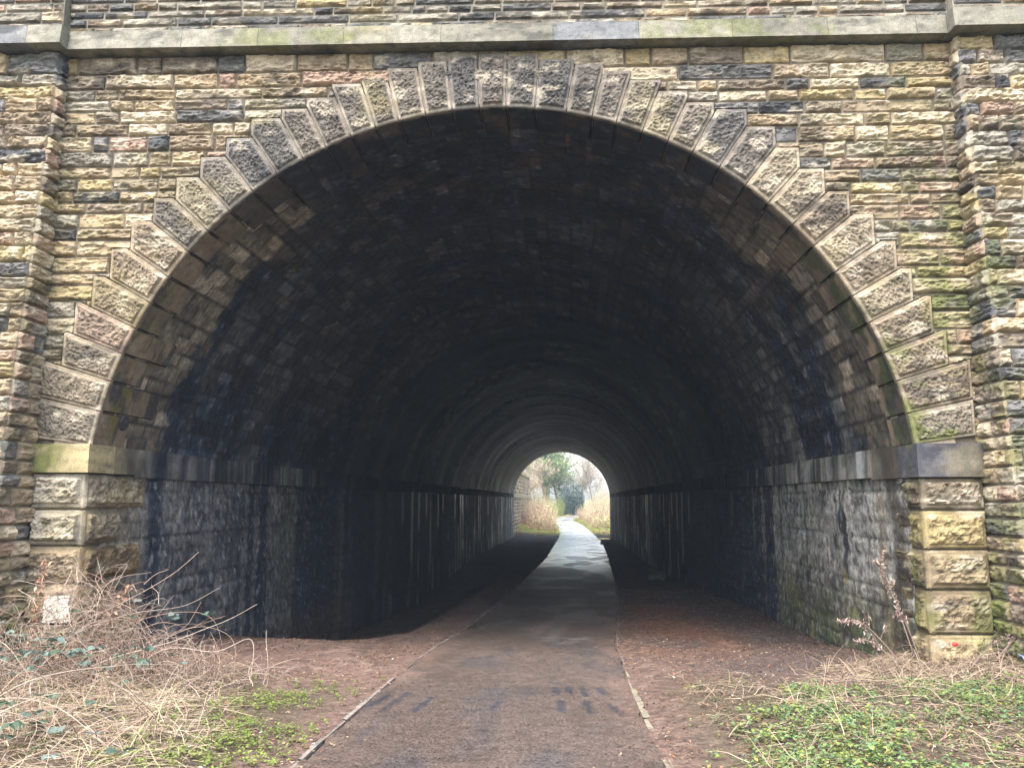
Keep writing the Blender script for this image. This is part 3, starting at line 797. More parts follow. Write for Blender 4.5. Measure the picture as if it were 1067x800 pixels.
# path
py = [-30.]; 
while py[-1] < 4: py.append(py[-1] + .5)
while py[-1] < 24: py.append(py[-1] + .045)
st = .045
while py[-1] < 146: st = min(st*1.03, .3); py.append(py[-1] + st)
py = np.array([v for v in py if v < 141]); us = np.linspace(0, 1, 64)
U, PY_ = np.meshgrid(us, py, indexing='ij')
wob = .055*(fbm(PY_*2.2, U*0 + 3.*np.round(U), 0., 4, 3) - .5)*2
X0, X1 = xl(PY_), xr(PY_)
PXX = X0 + (X1 - X0)*U + wob*(abs(U - .5)*2)**6
PZZ = gprof(PY_) + .012*(1 - (2*U - 1)**2) - .004 + .010*(fbm(PXX*1.7, PY_*1.1, 0., 3, 6) - .5)
def path_colour(x, y, u):
    n = fbm(x*1.2, y*.5, 0., 5, 91); f = fbm(x*10, y*10, 0., 3, 92)
    c = mixc(np.array([.068, .050, .041]), [.112, .083, .068], n)
    c = mixc(c, [.058, .052, .054], ss(fbm(x*2.5, y*.8, 4., 4, 93), .52, .68)*.6)
    e = np.minimum(u, 1 - u)
    c = mixc(c, [.15, .10, .078], ss(.16 - e, 0, .14)*ss(fbm(x*3, y*2, 2., 4, 94), .35, .6)*.8*ss(y, 4, 9))
    # dark damp scuffs in the foreground
    def stroke(x0, y0, x1, y1, w, k, col=(.028, .030, .040)):
        nonlocal c
        dx, dy = x1 - x0, y1 - y0; L2 = dx*dx + dy*dy
        t = np.clip(((x - x0)*dx + (y - y0)*dy)/L2, 0, 1)
        d = np.hypot(x - x0 - t*dx, y - y0 - t*dy) + .06*(fbm(x*16, y*7, 1., 3, 95) - .5)
        c = mixc(c, col, ss(w - d, 0, w*.8)*k)
    for q in ((-1.46, 7.1, -1.36, 7.7), (-1.28, 6.95, -1.22, 7.85), (-1.02, 6.9, -.96, 7.6), (-.42, 7.0, -.36, 7.4), (.16, 6.95, .15, 7.45), (.40, 6.9, .37, 7.5), (.63, 6.85, .56, 7.4), (.14, 7.8, .13, 8.2), (.26, 7.85, .255, 8.25), (.39, 7.75, .38, 8.3), (.56, 7.85, .545, 8.2)):
        stroke(*q, .05, .85)
    # pale ghost of old dust and of an old marking
    for q in ((-.98, 14.2, -.86, 15.2), (-.80, 14.4, -.68, 15.4), (-.60, 14.9, -.52, 15.6)):
        stroke(*q, .07, .45, (.21, .19, .18))
    for q in ((-.15, 13.2, .15, 15.2), (.10, 12.4, .30, 14.2), (-.3, 14., .05, 14.5), (.3, 12.0, .62, 12.9), (-.05, 12.9, .6, 12.7)):
        stroke(*q, .17, .4, (.19, .165, .155))
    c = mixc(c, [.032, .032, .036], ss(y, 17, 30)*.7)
    c = mixc(c, [.30, .29, .285], ss(y, 70, 80))  # bright wet glare beyond the far mouth, painted into the path colour
    return c
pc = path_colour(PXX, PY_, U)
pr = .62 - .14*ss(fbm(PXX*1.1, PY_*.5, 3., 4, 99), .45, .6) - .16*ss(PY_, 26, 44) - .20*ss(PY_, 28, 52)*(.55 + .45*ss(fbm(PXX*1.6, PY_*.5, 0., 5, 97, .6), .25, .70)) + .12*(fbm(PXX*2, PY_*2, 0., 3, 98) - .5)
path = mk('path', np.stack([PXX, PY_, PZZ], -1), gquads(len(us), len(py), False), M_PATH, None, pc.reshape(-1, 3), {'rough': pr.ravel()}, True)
props(path, 'worn asphalt path running through the tunnel', None, None, 'structure')

# flush concrete edging, one strip each side, in broken lengths
for side in (-1, 1):
    acc = Acc(); rs = R_(50 + side)
    y = 3.2
    while y < 27:
        ln = rs.uniform(.5, .95); y2 = y + ln
        if not (rs.rand() < .07):
            f = xl if side < 0 else xr
            n = 10; t = np.linspace(y, y2 - .02, n)
            x = f(t) + side*.012; wd = (.042 if side < 0 else .055) * rs.uniform(.8, 1.1)
            wv = wd*(1 - .5*np.clip(fbm(t*6, t*0 + side, 0., 3, 5)*2.6 - .9, 0, 1))
            z = gprof(t) + rs.uniform(-.004, .006)
            V = np.stack([np.stack([x, t, z], 1), np.stack([x + side*wv, t, z + rs.uniform(-.006, .006)], 1), np.stack([x + side*wv, t, z - .12], 1), np.stack([x, t, z - .12], 1)], 1).reshape(-1, 3)
            i = np.arange(n - 1)[:, None]*4; j = np.arange(4)[None]; k = (j + 1) % 4
            F = np.stack([i + j, i + k, i + 4 + k, i + 4 + j], -1).reshape(-1, 4)[:, ::-1]
            base = np.array([.20, .172, .145]) if side < 0 else (np.array([.20, .175, .125]) if y < 9 else np.array([.20, .15, .125]))
            c = base * rs.uniform(.8, 1.1); c = c * (1 - .25*float(ss(y, 11, 22)))
            acc.add(V, F, c)
        y = y2
    o = acc.build('kerb_edging', M_KERB)
    props(o, 'pale flush concrete edging along the left side of the path' if side < 0 else 'mossy flush concrete edging along the right side of the path', None, None, 'structure')

# ------------------------------------------------------------------ small things on the ground
def lump(name, x, y, r, squash, seed, col, label, cat, m=M_STONE, sub=4):
    import bmesh
    bm = bmesh.new(); bmesh.ops.create_icosphere(bm, subdivisions=sub, radius=1.)
    V = np.array([v.co[:] for v in bm.verts]); F = np.array([[v.index for v in f.verts] for f in bm.faces]); bm.free()
    n = fbm(V[:, 0]*1.4 + seed, V[:, 1]*1.4, V[:, 2]*1.4, 3, 5) - .5; q = fbm(V[:, 0]*4 + seed, V[:, 1]*4, V[:, 2]*4, 3, 6) - .5
    V = V*(1 + .7*n + .25*q)[:, None]*np.array([r, r*.8, r*squash])
    z = float(gz(x, y))
    V = V + np.array([x, y, z + r*squash*.55])
    o = mk(name, V, F, m, None, np.broadcast_to(col, (len(V), 3)), None, False, (x, y, z))
    return props(o, label, cat)
lump('boulder', 3.86, 28.9, .30, .75, 3, (.075, .073, .07), 'grey rounded boulder lying in the dark beside the right tunnel wall', 'boulder')
lump('stone', 4.72, 63.5, .34, .35, 9, (.30, .29, .27), 'flat pale stone by the right edge of the path near the far tunnel mouth', 'stone')

# leaf litter and crumbs of stone scattered on the soil: beyond counting
rs = R_(3)
def leaves_at(X, Y, Z, size, rs, tiltmax=.5, asp=.6):
    n = len(X)
    a = rs.uniform(0, 2*np.pi, n); s = size*rs.uniform(.6, 1.3, n)
    t1 = rs.uniform(-tiltmax, tiltmax, n); t2 = rs.uniform(-tiltmax, tiltmax, n)
    ux = np.stack([np.cos(a), np.sin(a), t1], 1)*s[:, None]; vx = np.stack([-np.sin(a), np.cos(a), t2], 1)*(s*asp)[:, None]
    c = np.stack([X, Y, Z], 1)
    up = np.array([0, 0, 1.])*(s*rs.uniform(-.25, .25, n))[:, None]
    V = np.stack([c - ux*.5, c - .05*ux + vx*.5 + up, c + ux*.5, c - .05*ux - vx*.5 + up], 1)
    return V.reshape(-1, 3), np.arange(4*n).reshape(-1, 4)
n = 42000
X = rs.uniform(-4.8, 4.3, n); Y = 4.2 + 20*rs.rand(n)**1.6
cl_ = fbm(X*1.5, Y*1.2, 0., 3, 7)
keep = ((X < xl(Y) - .02) | (X > xr(Y) + .03) | (rs.rand(n) < .02 + .16*ss(.25 - np.minimum(X - xl(Y), xr(Y) - X), 0, .25))) & ((cl_ + .3*rs.rand(n) > .62) | (X > xr(Y) + .5))
X, Y = X[keep], Y[keep]
V, F = leaves_at(X, Y, gz(X, Y) + .008 + .045*((X > xl(Y)) & (X < xr(Y))), .030, rs, .45)
pal = np.array([[.16, .085, .05], [.24, .15, .09], [.10, .06, .045], [.32, .23, .15], [.30, .13, .06], [.06, .045, .05], [.45, .38, .32]])
C = np.repeat(pal[rs.choice(7, len(X), p=[.24, .22, .2, .14, .08, .08, .04])]*rs.uniform(.7, 1.2, (len(X), 1)), 4, 0)
props(mk('leaf_litter', V, F, M_LEAF, None, C), 'scattered brown dead leaves on the soil beside the path', 'leaf litter', None, 'stuff')

# ------------------------------------------------------------------ low green weeds: ground cover
def weeds(name, label, region, n, rs, size, pal):
    X, Y, H = [], [], []
    x0, x1, y0, y1 = region
    px = rs.uniform(x0, x1, n); py_ = rs.uniform(y0, y1, n)
    return px, py_
def sprouts(px, py_, rs, nl, size, h):
    """each sprout: nl leaves round a short stem"""
    n = len(px)
    k = np.repeat(np.arange(n), nl)
    a = rs.uniform(0, 2*np.pi, n*nl); r = size*rs.uniform(.2, 1.2, n*nl)
    z = gz(px, py_)[k] + h*rs.uniform(.1, 1., n*nl)
    c = np.stack([px[k] + r*np.cos(a), py_[k] + r*np.sin(a), z], 1)
    s = size*rs.uniform(.55, 1.25, n*nl)
    d = np.stack([np.cos(a), np.sin(a), rs.uniform(-.5, .5, n*nl)], 1); w = np.stack([-np.sin(a), np.cos(a), rs.uniform(-.4, .4, n*nl)], 1)
    t = rs.uniform(.1, .4, n*nl)[:, None]*np.array([0, 0, 1.])
    S = s[:, None]
    V = np.stack([c - d*S*.5, c - d*S*.1 + w*S*.38 + t*S*.5, c + d*S*.55, c - d*S*.1 - w*S*.38 + t*S*.5], 1)
    return V.reshape(-1, 3), k
acc = Acc()
rs = R_(14)
# right verge
n = 20000
px = rs.uniform(.85, 8.2, n); py_ = rs.uniform(3.6, 9.6, n)
dens = fbm(px*1.1, py_*1.3, 0., 4, 23)
en = fbm(px*1.7, py_*1.7, 5., 4, 33) - .5
edge = ss(7.6 - py_ + .55*np.minimum(px - 1.6, 3.) + 3.2*en, 0, 1.1) * ss(px - xr(py_) + .8*en, .0, .8)
keep = rs.rand(n) < edge * (.16 + .84*ss(dens + .25*en + .06*ss(px, 1.8, 2.8), .42, .58)) * (1 - .9*ss(1.35 - np.hypot((px - 4.6)/1.6, (py_ - 9.0)/.9), 0, .5))
px, py_ = px[keep], py_[keep]
V, k = sprouts(px, py_, rs, 7, .021*rs.uniform(.6, 1.8, len(px)).repeat(7), .065)
g = fbm(px*.8, py_*.8, 2., 3, 24)[k]
kind = rs.rand(len(px))[k]
c = mixc(np.array([.10, .16, .05]), [.205, .285, .10], g) * rs.uniform(.5, 1.35, (len(k), 1))
c = np.where((kind < .25)[:, None], c*np.array([1.25, 1.05, .7]), c); c = np.where((kind > .8)[:, None], c*np.array([.75, .9, 1.25]), c)
c = np.where((rs.rand(len(k)) < .07)[:, None], [.30, .24, .07], c)
acc.add(V, np.arange(len(V)).reshape(-1, 4), np.repeat(c, 4, 0))
props(acc.build('ground_weeds', M_LEAF), 'low bright green weeds covering the verge right of the path', 'weeds', None, 'stuff')
acc = Acc()
n = 5200
px = rs.uniform(-5.2, -1.4, n); py_ = rs.uniform(3.8, 8.6, n)
dens = fbm(px*1.2 + 9, py_*1.2, 0., 4, 25)
c0 = ss(1.3 - np.hypot((px + 2.05)/.62, (py_ - 6.3)/1.7), 0, .6)
keep = (rs.rand(n) < np.maximum(c0*ss(dens, .42, .60), .07)) & (px < xl(py_) - .06)
px, py_ = px[keep], py_[keep]
V, k = sprouts(px, py_, rs, 8, .023, .055)
c = mixc(np.array([.115, .17, .03]), [.22, .26, .06], fbm(px, py_, 2., 3, 24)[k]) * rs.uniform(.65, 1.25, (len(k), 1))
acc.add(V, np.arange(len(V)).reshape(-1, 4), np.repeat(c, 4, 0))
props(acc.build('ground_weeds', M_LEAF), 'yellowish green weeds and moss left of the path edge', 'weeds', None, 'stuff')

# ------------------------------------------------------------------ dry grass
def blades(px, py_, rs, L, w, lie=.6, segs=5, z0=None, dirx=None):
    n = len(px)
    a = rs.uniform(0, 2*np.pi, n) if dirx is None else dirx + rs.normal(0, .7, n)
    l = L*rs.uniform(.5, 1.4, n); el = np.clip(rs.normal(1.0 - lie, .35, n), .05, 1.45)
    P = np.zeros((n, segs, 3)); P[:, 0] = np.stack([px, py_, gz(px, py_) if z0 is None else z0], 1)
    tw = rs.normal(0, .35, n); dr = rs.uniform(.1, .55, n)
    for s in range(1, segs):
        e = el - dr*s*(1. if segs > 4 else 1.3) * .9; aa = a + tw*s*.5
        st = (l/(segs-1))[:, None]
        P[:, s] = P[:, s-1] + st*np.stack([np.cos(e)*np.cos(aa), np.cos(e)*np.sin(aa), np.sin(e)], 1)
    g = gz(P[..., 0], P[..., 1]) + .012
    P[..., 2] = np.maximum(P[..., 2], g + .03*rs.rand(n)[:, None])
    W = (w*rs.uniform(.5, 1.3, n))[:, None]*np.linspace(1, .35, segs)[None]
    sx = np.stack([-np.sin(a), np.cos(a), rs.uniform(-.6, .6, n)], 1)[:, None]*W[..., None]*.5
    V = np.stack([P - sx, P + sx], 2).reshape(-1, 3)
    i = (np.arange(n)*segs*2)[:, None] + (np.arange(segs-1)*2)[None]
    F = np.stack([i, i+1, i+3, i+2], -1).reshape(-1, 4)
    return V, F, segs*2
STRAW = np.array([[.40, .315, .21], [.36, .265, .195], [.47, .39, .28], [.29, .195, .145], [.19, .135, .10], [.33, .29, .14]])
def straw(n, rs, p=(.25, .22, .2, .15, .1, .08)): return STRAW[rs.choice(6, n, p=p)]*rs.uniform(.7, 1.15, (n, 1))
rs = R_(19)
n = 30000
px = rs.uniform(-7.5, -2.0, n); py_ = rs.uniform(3.6, 9.2, n)
lim = -2.15 - .27*(py_ - 4.8) + 1.0*(fbm(px*.9, py_*.9, 1., 3, 27) - .5)
keep = rs.rand(n) < ss(lim - px, -.35, .5)*(.35 + .9*ss(fbm(px*1.3, py_*1.3, 0., 3, 28), .35, .6))
px, py_ = px[keep], py_[keep]
V, F, m = blades(px, py_, rs, .34, .0050, .55)
props(mk('dry_grass', V, F, M_DRY, None, np.repeat(straw(len(px), rs), m, 0)), 'tangled straw coloured dead grass filling the left verge', 'dry grass', None, 'stuff')
n = 36000
px = rs.uniform(1.2, 6.9, n); py_ = rs.uniform(4.4, 10.3, n)
c0 = ss(1.25 - np.hypot((px - 4.7)/1.75, (py_ - 8.95)/1.05), 0, .5)
keep = rs.rand(n) < np.maximum(c0, .24*ss(fbm(px*1.4, py_*1.4, 0., 3, 29), .36, .60)*ss(9.4 - py_, 0, .5))
px, py_ = px[keep], py_[keep]
V, F, m = blades(px, py_, rs, .30, .0055, .5)
props(mk('dry_grass', V, F, M_DRY, None, np.repeat(straw(len(px), rs, (.22, .3, .15, .2, .1, .03)), m, 0)), 'matted pinkish straw grass heaped against the right pier', 'dry grass', None, 'stuff')

# ------------------------------------------------------------------ brambles
CANE = np.array([[.36, .265, .205], [.42, .34, .27], [.28, .18, .14], [.20, .13, .095]])
BL = [(.075, .125, .095), (.11, .16, .13), (.055, .095, .055), (.16, .21, .185)]
def bramble_leaf(acc, c, rs, s, col):
    """a leaf of three toothed leaflets"""
    a0 = rs.uniform(0, 6.28); tilt = rs.uniform(-.5, .5, 2)
    for k, da in enumerate((-1.15, 0, 1.15)):
        a = a0 + da; d = np.array([math.cos(a), math.sin(a), tilt[0]]); w = np.array([-math.sin(a), math.cos(a), tilt[1]])
        b = np.asarray(c) + d*s*.15
        t = np.linspace(0, 1, 5); wd = np.array([.0, .34, .42, .28, 0])*s
        mid = b + d*(t*s)[:, None] + np.array([0, 0, 1])*(-.14*s*t**2)[:, None]
        up = np.array([0, 0, .12*s])
        Lh = mid + w*wd[:, None] + up*(wd > 0)[:, None]; Rh = mid - w*wd[:, None] + up*(wd > 0)[:, None]
        V = np.stack([Lh, mid, Rh], 1).reshape(-1, 3)
        i = np.arange(4)*3
        F = np.concatenate([np.stack([i, i+1, i+4, i+3], -1), np.stack([i+1, i+2, i+5, i+4], -1)])
        acc.add(V, F, np.array(col)*rs.uniform(.8, 1.2))
def bramble(base, label, canes, ntw, spread, nleaf, seed, leafcol=None, hgt=.5, leafarea=None):
    rs = R_(seed)
    z = float(gz(base[0], base[1]))
    t = thing('bramble_bush', (base[0], base[1], z), label, 'bramble', 'bramble bushes on the left verge')
    for P in canes:
        P = np.asarray(P, float)
        C = bez(P, 26); C = C + .012*(np.stack([fbm(np.linspace(0, 5, 26) + k*9, seed*1.7, P[0, 0]*9., 2, 6) for k in range(3)], 1) - .5)*2
        V, F = tube(C, np.linspace(.0046, .0019, 26)*rs.uniform(.8, 1.15), 6)
        mk('cane', V, F, M_DRY, t, np.broadcast_to(CANE[rs.randint(4)]*rs.uniform(.85, 1.15), (len(V), 3)))
    acc = Acc()
    for k in range(ntw):
        bx = base[0] + rs.normal(0, spread[0]); by = base[1] + rs.normal(0, spread[1])
        zz = float(gz(bx, by)) + hgt*rs.rand()**1.6*.7*math.exp(-.5*((bx - base[0] + .25)/(.8*spread[0]))**2)
        a = rs.uniform(0, 6.28); l = rs.uniform(.15, .55); e = rs.uniform(-.2, 1.4)
        P = [np.array([bx, by, zz])]
        for s in range(3):
            P.append(P[-1] + l/3*np.array([math.cos(a)*math.cos(e), math.sin(a)*math.cos(e), math.sin(e)])); a += rs.normal(0, .7); e -= rs.uniform(0, .7)
        P = np.array(P); P[:, 2] = np.maximum(P[:, 2], gz(P[:, 0], P[:, 1]) + .01)
        V, F = tube(bez(P, 9), np.linspace(.0031, .0014, 9)*rs.uniform(.7, 1.3), 4)
        acc.add(V, F, CANE[rs.randint(4)]*rs.uniform(.75, 1.15))
    for k in range(ntw // 3):
        bx = base[0] + rs.normal(0, spread[0]*.7) - .2; by = base[1] + rs.normal(0, spread[1])
        V, F = leaves_at(np.array([bx]), np.array([by]), gz(np.array([bx]), np.array([by])) + hgt*.3*rs.rand()**2, .04, rs, 1.5, .5)
        acc.add(V, F, np.array([[.26, .17, .11], [.17, .10, .07], [.33, .25, .17]][rs.randint(3)])*rs.uniform(.7, 1.2))
    if ntw: props(acc.build('twig_tangle', M_DRY, t), None, None, None, 'stuff')
    if nleaf:
        acc = Acc()
        la = leafarea or (base[0], base[1], spread[0], spread[1], hgt*.55)
        for k in range(nleaf):
            bx = la[0] + rs.normal(0, la[2]); by = la[1] + rs.normal(0, la[3])
            zz = float(gz(bx, by)) + la[4]*rs.uniform(.25, 1.)
            bramble_leaf(acc, (bx, by, zz), rs, rs.uniform(.04, .085), BL[rs.randint(4)])
        acc.build('foliage', M_LEAF, t)
    return t
def G(x, y, h): return (x, y, float(gz(x, y)) + h)
bramble((-4.15, 8.2), 'tangled bramble of bare arching pink canes in front of the left abutment wall',
    [[G(-4.9, 7.6, 0), G(-4.5, 7.9, .42), G(-4.05, 8.2, .72), G(-3.75, 8.5, .98), G(-3.55, 8.7, 1.22)],
     [G(-4.7, 7.4, .0), G(-4.3, 7.9, .45), G(-3.9, 8.1, .62), G(-3.5, 8.3, .68), G(-3.2, 8.4, .86)],
     [G(-4.6, 7.8, 0), G(-4.35, 8.0, .5), G(-4.25, 8.1, .82), G(-4.15, 8.3, .95), G(-3.9, 8.4, 1.0)],
     [G(-4.3, 7.5, 0), G(-3.9, 7.7, .25), G(-3.4, 7.9, .42), G(-3.05, 8.1, .58), G(-2.75, 8.2, .74)],
     [G(-4.2, 7.9, 0), G(-4.05, 8.1, .45), G(-3.6, 8.3, .62), G(-3.25, 8.4, .55), G(-3.1, 8.4, .1)],
     [G(-4.1, 8.0, 0), G(-3.7, 8.2, .35), G(-3.35, 8.3, .48), G(-3.05, 8.4, .36), G(-2.95, 8.2, .02)],
     [G(-4.7, 8.1, 0), G(-4.65, 8.2, .45), G(-4.5, 8.3, .85), G(-4.6, 8.4, .95)],
     [G(-4.4, 7.7, 0), G(-4.05, 7.8, .55), G(-3.75, 7.9, .55), G(-3.55, 7.9, .15)],
     [G(-3.9, 7.8, 0), G(-3.55, 8.0, .32), G(-3.1, 8.1, .30), G(-2.75, 8.1, .42), G(-2.68, 7.9, .05)],
     [G(-5.0, 8.2, 0), G(-4.7, 8.3, .6), G(-4.3, 8.5, .62), G(-4.0, 8.5, .25)],
     [G(-4.5, 8.2, 0), G(-4.4, 8.3, .38), G(-4.2, 8.4, .62), G(-4.0, 8.5, .45), G(-4.1, 8.5, .25)],
     [G(-3.8, 8.2, 0), G(-3.7, 8.3, .35), G(-3.5, 8.4, .5), G(-3.42, 8.5, .72)],
     [G(-3.6, 7.6, 0), G(-3.3, 7.8, .28), G(-3.0, 8.0, .2), G(-2.85, 8.1, .0)]],
    1500, (.60, .34), 20, 1, hgt=1.3)
bramble((-4.6, 7.1), 'low bramble with blue green leaves in the left corner before the buttress',
    [[G(-5.2, 7.2, 0), G(-4.9, 7.1, .3), G(-4.5, 7.0, .35), G(-4.1, 6.9, .08)],
     [G(-4.6, 6.6, 0), G(-4.3, 6.7, .32), G(-3.8, 7.0, .4), G(-3.3, 7.4, .5), G(-2.9, 7.8, .66)],
     [G(-4.2, 6.2, 0), G(-3.8, 6.5, .3), G(-3.4, 6.9, .35), G(-3.05, 7.3, .1)],
     [G(-5.4, 7.6, 0), G(-5.2, 7.5, .35), G(-4.9, 7.3, .3), G(-4.7, 7.2, .05)],
     [G(-3.9, 5.6, 0), G(-3.6, 6.0, .26), G(-3.25, 6.6, .34), G(-3.0, 7.2, .3)]],
    520, (.7, .6), 110, 2, hgt=.55, leafarea=(-4.5, 7.4, .55, .38, .42))
bramble((-3.4, 5.2), 'sprawling bramble runner over dead grass at the bottom left of the verge',
    [[G(-4.1, 4.9, 0), G(-3.7, 5.0, .25), G(-3.3, 5.2, .2), G(-2.95, 5.5, .03)],
     [G(-3.3, 4.7, 0), G(-3.1, 5.0, .28), G(-2.9, 5.4, .3), G(-2.75, 5.9, .06)],
     [G(-3.9, 5.6, 0), G(-3.5, 5.5, .2), G(-3.0, 5.3, .22), G(-2.6, 5.2, .02)]],
    200, (.55, .5), 34, 3, hgt=.3)

# withered fronds standing against the left quoins
rs = R_(41)
def frond(x, y, h, label, lean, seed, group=None):
    rs = R_(seed); z = float(gz(x, y))
    t = thing('withered_fern', (x, y, z), label, 'dead fern', group)
    P = bez([(x, y, z), (x + lean*.3, y + .05, z + h*.5), (x + lean, y + .08, z + h)], 18)
    V, F = tube(P, np.linspace(.006, .0025, 18), 5)
    mk('stem', V, F, M_DRY, t, np.broadcast_to([.38, .22, .14], (len(V), 3)))
    acc = Acc()
    for k in range(int(h*110)):
        q = P[rs.randint(4, 18)] + rs.normal(0, .018, 3)
        V, F = leaves_at(np.array([q[0]]), np.array([q[1]]), np.array([q[2]]), .055, rs, 1.4, .4)
        V = V + np.array([rs.normal(0, .012), -abs(rs.normal(0, .02)), -.01])
        acc.add(V, F, np.array([[.40, .24, .15], [.30, .15, .09], [.46, .31, .22]][rs.randint(3)])*rs.uniform(.8, 1.1))
    acc.build('withered_leaves', M_DRY, t)
frond(-5.02, 8.3, 1.0, 'tall withered russet fern standing before the left buttress corner', .05, 1)
frond(-4.45, 8.45, .85, 'withered russet fern leaning right beside the white painted square', .28, 2)

# ------------------------------------------------------------------ dead dock and willowherb stems on the right verge
def dock(x, y, h, lean, label, seed, n=60, col=(.40, .29, .24), curve=.3, head=.45):
    rs = R_(seed); z = float(gz(x, y))
    t = thing('dead_dock', (x, y, z), label, 'dead plant', 'dead seed stalks on the right verge')
    lx, ly = lean
    P = bez([(x, y, z - .02), (x + lx*.45, y + ly*.45, z + h*.55), (x + lx*.85, y + ly*.85, z + h*.93), (x + lx*(1 + curve), y + ly*(1 + curve), z + h*(1 - curve*.1))], 24)
    V, F = tube(P, np.linspace(.0075, .003, 24), 6)
    mk('stem', V, F, M_DRY, t, np.broadcast_to(np.array(col)*.95, (len(V), 3)))
    acc = Acc()
    for k in range(int(n*1.9)):
        f = 1 - head*rs.rand()**.8
        q = P[min(23, int(f*23))]
        V, F = leaves_at(*[np.array([v]) for v in q + rs.normal(0, .016, 3)], .028, rs, 1.6, .5)
        acc.add(V, F, np.array(col)*rs.uniform(.7, 1.35))
    for k in range(max(2, n//18)):
        i = rs.randint(8, 20); q = P[i]; a = rs.uniform(0, 6.28); l = rs.uniform(.08, .2)
        e = q + np.array([math.cos(a)*l*.6, math.sin(a)*l*.6, l])
        V, F = tube(bez([q, .5*(q + e) + [0, 0, .02], e], 7), np.linspace(.003, .0015, 7), 4); acc.add(V, F, col)
        for _ in range(n//8):
            w = q + (e - q)*rs.uniform(.4, 1.) + rs.normal(0, .01, 3)
            V, F = leaves_at(*[np.array([v]) for v in w], .032, rs, 1.6, .55); acc.add(V, F, np.array(col)*rs.uniform(.7, 1.35))
    acc.build('seed_head', M_DRY, t)
dock(3.95, 9.3, .98, (-.32, .1), 'tallest dead dock with a dense pale seed spike against the right tunnel wall', 1, 150, (.31, .235, .19), .02, .75)
dock(3.72, 9.0, .48, (-.52, -.05), 'dead stalk arching left over the bare soil at the end of the right wall', 2, 70, (.27, .195, .165), .35, .4)
dock(3.85, 8.9, .52, (-.22, -.05), 'short dead stalk with a hooked seed head left of the tallest dock', 3, 50, (.26, .185, .155), .3, .4)
dock(3.62, 8.75, .34, (-.42, -.1), 'low dead stalk lying out leftmost towards the path', 4, 45, (.30, .225, .185), .3, .5)
dock(4.25, 9.0, .42, (-.12, .0), 'bent dead stalk between the tallest dock and the right quoins', 5, 50, (.25, .17, .14), .5, .5)
dock(4.75, 8.7, .42, (.10, .1), 'dead stalk with feathery head before the right quoins', 6, 70, (.32, .25, .21), .5, .6)
dock(5.0, 8.55, .62, (-.10, .1), 'dead stalk with ragged pale leaves where the right quoins meet the buttress', 7, 90, (.32, .25, .215), .4, .6)
dock(4.4, 8.6, .30, (.3, -.1), 'dead stalk lying low to the right over the matted straw', 8, 50, (.31, .225, .185), .5, .6)
dock(4.1, 8.5, .3, (.42, .05), 'fallen dead stalk with a knotted head among the straw', 9, 40, (.24, .175, .15), .5, .5)

# litter
def scrap(name, x, y, z, s, col, label, cat, seed):
    rs = R_(seed)
    u, v = np.meshgrid(np.linspace(-1, 1, 9), np.linspace(-1, 1, 9), indexing='ij')
    h = (fbm(u*2 + seed, v*2, 0., 3, seed) - .4)*1.3
    P = np.stack([x + u*s*(1 + .3*h), y + v*s*.7, z + h*s], -1).reshape(-1, 3)
    o = mk(name, np.vstack([P, P - [0, 0, .002]]), np.vstack([gquads(9, 9), gquads(9, 9, True) + 81]), M_PLAIN, None, np.broadcast_to(col, (162, 3)), None, False, (x, y, z))
    props(o, label, cat)
scrap('crumpled_wrapper', 4.62, 8.35, float(gz(4.62, 8.35)) + .09, .07, (.20, .24, .42), 'small crumpled bluish wrapper in the straw before the right pier', 'litter', 5)
scrap('orange_leaf', 4.72, 9.05, float(gz(4.72, 9.05)) + .16, .045, (.55, .18, .07), 'curled orange dead leaf against the foot of the right quoins', 'leaf', 6)
x, y = 4.06, 8.62; z = -1.40
t_ = thing('rose_hip', (x, y, float(gz(x, y))), 'single red rose hip on a thin bare stem before the right pier', 'rose hip')
V, F = tube(bez([G(4.25, 8.6, 0), (4.2, 8.6, -1.45), (x, y, z)], 12), .0028, 5); mk('stem', V, F, M_DRY, t_, np.broadcast_to([.25, .16, .12], (len(V), 3)))
V, F = tube(np.array([(x - .03 + .012*k, y, z - .0) for k in range(6)]), np.array([.004, .018, .023, .022, .015, .005]), 10)
mk('fruit', V, F, M_PLAIN, t_, np.broadcast_to([.55, .03, .03], (len(V), 3)), None, True)

# ------------------------------------------------------------------ beyond the far mouth
acc = Acc()
rs = R_(61)
wx = lambda y: CX - HW - .12 + SK*(y - D)
z0w = -3.9
zr = rows(rs, z0w, 2.7, .28, .42)
for z0, z1 in zip(zr[:-1], zr[1:]):
    y = YF + .05
    while y < 109.5:
        y2 = min(y + rs.uniform(.5, 1.4), 109.5)
        block(acc, (wx(y2), y2, z0), (-SK, -1, 0), (0, 0, 1), (1, 0, 0), y2 - y, z1 - z0, pick(rs, [4, 4, 6, 7, 2, 2, 4, .3, 1]), 5000 + int(y*20), .16)
        y = y2
dressed(acc, [(wx(YF + .05) - .5, YF + .05, z0w), (wx(YF + .05) - .02, YF + .05, z0w), (wx(109.5) - .02, 109.5, z0w), (wx(109.5) - .5, 109.5, z0w),
              (wx(YF + .05) - .5, YF + .05, 2.7), (wx(YF + .05) - .02, YF + .05, 2.7), (wx(109.5) - .02, 109.5, 2.7), (wx(109.5) - .5, 109.5, 2.7)], np.array([.28, .24, .16]), .6, 0)
wing = thing('retaining_wall', (wx(94), 94, -3.2), 'yellowish stone retaining wall left of the path beyond the tunnel', 'wall')
acc.build('wall_face', M_STONE, wing)
